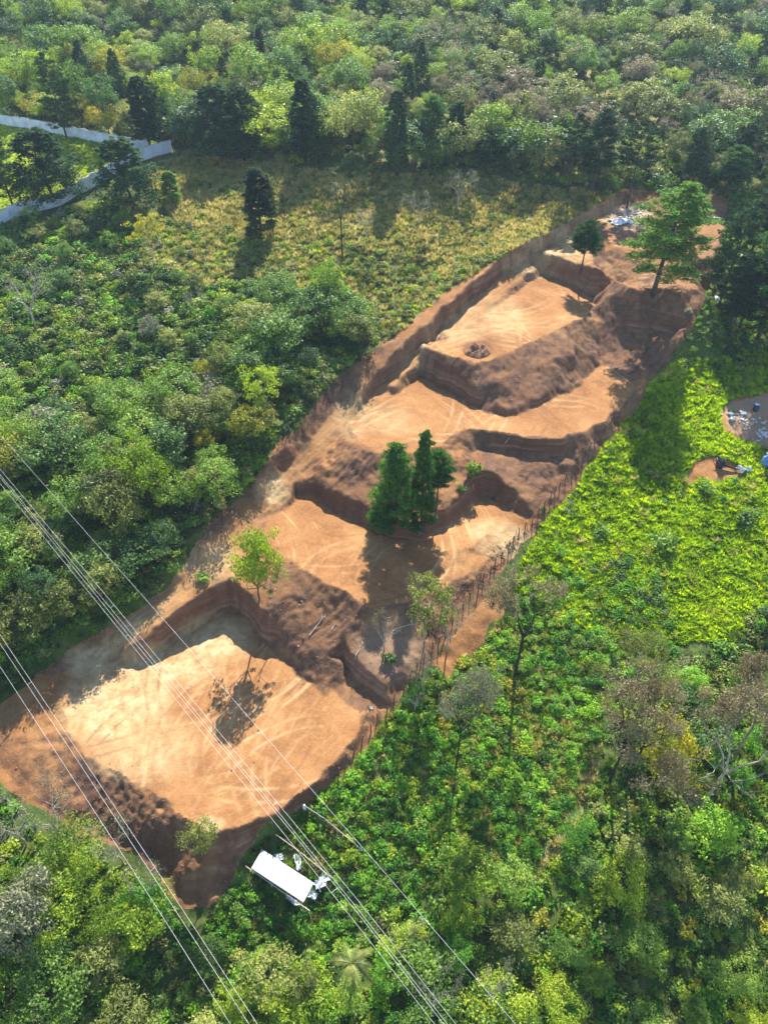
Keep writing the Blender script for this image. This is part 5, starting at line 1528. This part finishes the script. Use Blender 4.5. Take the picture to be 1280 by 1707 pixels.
shrubs([(720,1130),(800,1090),(850,1060),(880,1200),(770,1240),(700,1210)], 1.7, {'leaf_gold': 4, 'leaf_lime': 3, 'leaf_rich': 1}, BK, (.5, 1.0), .75)
shrubs(Z_FAR, 3.0, {'leaf_mid': 2.5, 'leaf_deep': 1.6, 'leaf_olive': 2.4, 'leaf_lime': 1.2, 'leaf_grey': .8, 'leaf_gold': .4}, BK, (.9, 2.0), .7, box=(-230, 230, 190, 420), extra=lambda X, Y, u, v: ~in_poly(u, v, Z_LAWN) & ~in_poly(u, v, Z_DRY) & (v > -60))
shrubs([(822,985),(905,872),(1055,690),(1075,695),(925,885),(845,1000)], 1.3, {'leaf_mid': 2, 'leaf_rich': 1, 'leaf_grey': 1}, ['bush0', 'low0'], (.3, .6), .6, margin=.2)
Z_NE = [(1215,328),(1290,310),(1290,620),(1120,612),(1100,600),(1155,545),(1180,480),(1205,390)]
shrubs(Z_NE, 2.0, {'leaf_deep': 2, 'leaf_mid': 3, 'leaf_lime': 1.5, 'leaf_rich': 1}, BK, (.5, 1.1), .7, margin=.1)
order = sorted(range(len(SH)), key=lambda i: SH[i][6] / SH[i][3])
GNB = {}
cnt = 0
SHC = []
for i in order:
    mat, key, p, s, uu, vv, dd = SH[i]
    if cnt < 290 and 0 < uu < 1280 and 0 < vv < 1700 and s > .85 and key.startswith('bush'):
        cnt += 1
        SHC.append(dict(mat=mat, key=key, p=p, s=s, u=uu, v=vv))
    else:
        GNB.setdefault(key + mat, (shrub_mesh(key, mat), []))[1].append((*p, s, s * RP.uniform(.85, 1.2), RP.random() * 6.28))

SLAND = LAND + FARLAND[:1] + [('the tall tree at the field corner', 857, 1128), ('the pale haze crowned tree', 760, 1275), ('the small bag below the terrace corner', 658, 1293), ('the red earth bank', 775, 1060), ('the bare yard', 1240, 700), ('the dark two trunk tree', 436, 396), ('the blackened bare trunk', 571, 432)]
tell_apart(SHC, SLAND, lambda t: f"{'wide' if t['s'] > 1.15 else 'low'} {COLN[t['mat']]} shrub")
for t in SHC:
    o = link('shrub', shrub_mesh(t['key'], t['mat']), None, t['p']); o.scale = (t['s'], t['s'], t['s'] * RP.uniform(.85, 1.2)); o.rotation_euler = (0, 0, RP.random() * 6.28)
    tag(o, t['label'], 'shrub', 'shrubs of the overgrown slopes')

# ---- grass tufts
GRS = {}
Z_SHED = [(385,1460),(440,1395),(505,1345),(640,1440),(700,1600),(560,1600),(420,1600),(330,1545)]
TUFT = [mesh('tuft%d' % k, *(lambda V, T: (V, None, T))(*tuft(k, 40, H_, R_, w_)), [mt]) for k, (H_, R_, w_, mt) in enumerate([(.75, .75, .07, 'grass_lime'), (.55, .65, .07, 'grass_lime'), (1.1, .8, .06, 'grass_dry'), (.7, .6, .06, 'leaf_olive'), (.5, .6, .07, 'leaf_rich')])]
def grass(zone, sp, mix, srange, keep, box, extra=None, margin=.3):
    X, Y, Z, u, v, d = jgrid(*box, sp, RP)
    m = in_poly(u, v, zone) & clear_soil(X, Y, margin) & (RP.random(len(X)) < keep) & (u > -60) & (u < 1340) & (v < 1760)
    if extra is not None: m &= extra(X, Y, u, v)
    ks = np.array(list(mix)); pr = np.array([mix[k] for k in mix], float); pr /= pr.sum()
    kk = RP.choice(ks, m.sum(), p=pr); ss = RP.uniform(*srange, m.sum()); rr = RP.random(m.sum()) * 6.28
    for x, y, z, k, s, r in zip(X[m], Y[m], Z[m], kk, ss, rr):
        GRS.setdefault('tuft%d' % k, (TUFT[k], []))[1].append((x, y, z, s, s, r))
noyard = lambda X, Y, u, v: ~in_poly(u, v, Z_YARD) & ~in_poly(u, v, Z_PATCH)
grass(Z_FIELD, .55, {0: 4, 1: 6, 4: .5, 2: .15}, (.6, 1.4), .95, (15, 125, 70, 165), noyard)
grass(Z_LAWN, 1.2, {1: 5}, (.5, .9), .9, (-160, -40, 180, 300))
grass(Z_DRY, .9, {2: 5, 3: 2.5, 1: 1.2}, (.6, 1.3), .88, (-90, 90, 150, 260), margin=.05)
grass(Z_CLEAR, .95, {2: 1.8, 3: 4, 1: 1.2}, (.6, 1.2), .85, (-100, 60, 110, 230), margin=.05)
grass(Z_LOW, .8, {4: 3, 3: 2, 1: 1.2, 2: .7}, (.6, 1.1), .7, (-20, 70, 25, 95))
grass(Z_LEFT, 1.3, {3: 3, 4: 2}, (.8, 1.4), .6, (-120, 10, 55, 200))
grass(Z_PATH, .8, {2: 4, 3: 2}, (.4, .8), .5, (0, 60, 20, 80))
grass(Z_SHED, 1.0, {4: 4, 3: 2}, (.7, 1.2), .8, (-40, 30, 10, 70))
grass([(460,1390),(510,1345),(620,1420),(560,1480)], .8, {4: 3, 3: 2, 2: 1}, (.6, 1.0), .8, (-40, 30, 10, 70))
grass(Z_BL, 1.4, {3: 3, 4: 3}, (.8, 1.4), .7, (-70, 60, -5, 60))
grass(Z_BR, 1.4, {3: 3, 4: 3, 1: 1}, (.8, 1.4), .7, (0, 120, -5, 110))
grass(Z_NE, 1.2, {3: 3, 4: 2}, (.8, 1.3), .7, (60, 130, 140, 235))

def scatter(name, label, groups):
    """one stuff object: points that carry scale, turn and which prototype"""
    g = bpy.data.node_groups.new(name, 'GeometryNodeTree')
    g.interface.new_socket('Geometry', in_out='INPUT', socket_type='NodeSocketGeometry')
    g.interface.new_socket('Geometry', in_out='OUTPUT', socket_type='NodeSocketGeometry')
    N = g.nodes; Lk = g.links
    gi = N.new('NodeGroupInput'); go = N.new('NodeGroupOutput'); jn = N.new('GeometryNodeJoinGeometry')
    def attr(nm, ty):
        a = N.new('GeometryNodeInputNamedAttribute'); a.data_type = ty; a.inputs['Name'].default_value = nm
        return a.outputs['Attribute']
    pid, rot, scl = attr('pid', 'INT'), attr('turn', 'FLOAT_VECTOR'), attr('scl', 'FLOAT_VECTOR')
    V = []; A = []; B = []; I = []
    for k, (key, (me, pts)) in enumerate(groups.items()):
        po = bpy.data.objects.new('seed_' + key, me)      # a mesh source only, never linked to the scene
        oi = N.new('GeometryNodeObjectInfo'); oi.inputs['Object'].default_value = po; oi.inputs['As Instance'].default_value = True
        cp = N.new('FunctionNodeCompare'); cp.data_type = 'INT'; cp.operation = 'EQUAL'; cp.inputs['B'].default_value = k
        for s_ in cp.inputs:
            if s_.name == 'A' and s_.type == 'INT': Lk.new(pid, s_)
            if s_.name == 'B' and s_.type == 'INT': s_.default_value = k
        ip = N.new('GeometryNodeInstanceOnPoints')
        Lk.new(gi.outputs[0], ip.inputs['Points']); Lk.new(cp.outputs[0], ip.inputs['Selection']); Lk.new(oi.outputs['Geometry'], ip.inputs['Instance'])
        Lk.new(rot, ip.inputs['Rotation']); Lk.new(scl, ip.inputs['Scale'])
        Lk.new(ip.outputs[0], jn.inputs[0])
        P = np.array(pts)
        V.append(P[:, :3]); B.append(np.stack([P[:, 3], P[:, 3], P[:, 4]], 1)); I.append(np.full(len(P), k))
        A.append(np.stack([RP.normal(size=len(P)) * .06, RP.normal(size=len(P)) * .06, P[:, 5]], 1))
    Lk.new(jn.outputs[0], go.inputs[0])
    V, A, B, I = np.vstack(V), np.vstack(A), np.vstack(B), np.concatenate(I)
    me = bpy.data.meshes.new(name); me.vertices.add(len(V)); me.vertices.foreach_set('co', V.astype(np.float32).ravel())
    for nm, ty, D, f in (('turn', 'FLOAT_VECTOR', A, 'vector'), ('scl', 'FLOAT_VECTOR', B, 'vector'), ('pid', 'INT', I, 'value')):
        a = me.attributes.new(nm, ty, 'POINT'); a.data.foreach_set(f, D.astype(np.int32 if ty == 'INT' else np.float32).ravel())
    o = link(name, me); md = o.modifiers.new(name, 'NODES'); md.node_group = g
    print(name, len(V))
    return tag(o, label, kind='stuff')
scatter('far_forest', 'remaining trees of the far forest reading as one mass', FAR_GN)
scatter('undergrowth', 'leafy undergrowth covering the hillside', GNB)
scatter('grass', 'grass tufts of the bright field, lawn and dry clearing', GRS)
# clods of earth on the loose banks
CL = {}
for k in range(3):
    CL['clod%d' % k] = (MB().blob((0, 0, .1), (1, .8, .7), np.random.default_rng(k), 1, .7).mesh('clod%d' % k, ['clod' if k else 'rock']), [])
cx = RP.uniform(-60, 105, 90000); cy = RP.uniform(33, 222, 90000)
ii = np.searchsorted(GX, cx); jj = np.searchsorted(GY, cy)
pr = np.where(soil_site, .025 + .75 * a_dug_shade, 0)[jj, ii] * (slope[jj, ii] < 1.3)
kp = RP.random(len(cx)) < pr
for x, y, z in zip(cx[kp], cy[kp], hgt(cx[kp], cy[kp])):
    s = RP.uniform(.03, .13) * (1.8 if RP.random() < .04 else 1)
    CL['clod%d' % (0 if RP.random() < .12 else RP.integers(1, 3))][1].append((x, y, z, s, s, RP.random() * 6.28))
scatter('earth_clods', 'loose clods of earth and stones on the banks', CL)


# ------------------------------------------------------------------ air
xb, yb = 900, 900
hz = MB().box((0, 750, 52), (3400, 2500, 196))
hm = bpy.data.materials.new('haze'); hm.use_nodes = True
hn = hm.node_tree.nodes; hn.clear()
ho = hn.new('ShaderNodeOutputMaterial'); hp = hn.new('ShaderNodeVolumePrincipled')
hp.inputs['Color'].default_value = (.62, .80, 1, 1); hp.inputs['Density'].default_value = .00013; hp.inputs['Anisotropy'].default_value = .2
hm.node_tree.links.new(hp.outputs[0], ho.inputs['Volume'])
HAZE = True
if HAZE:
    hm.volume_intersection_method = 'FAST' if hasattr(hm, 'volume_intersection_method') else None
    tag(link('haze', hz.mesh('haze', [hm])), 'thin blue haze over the valley', kind='stuff')
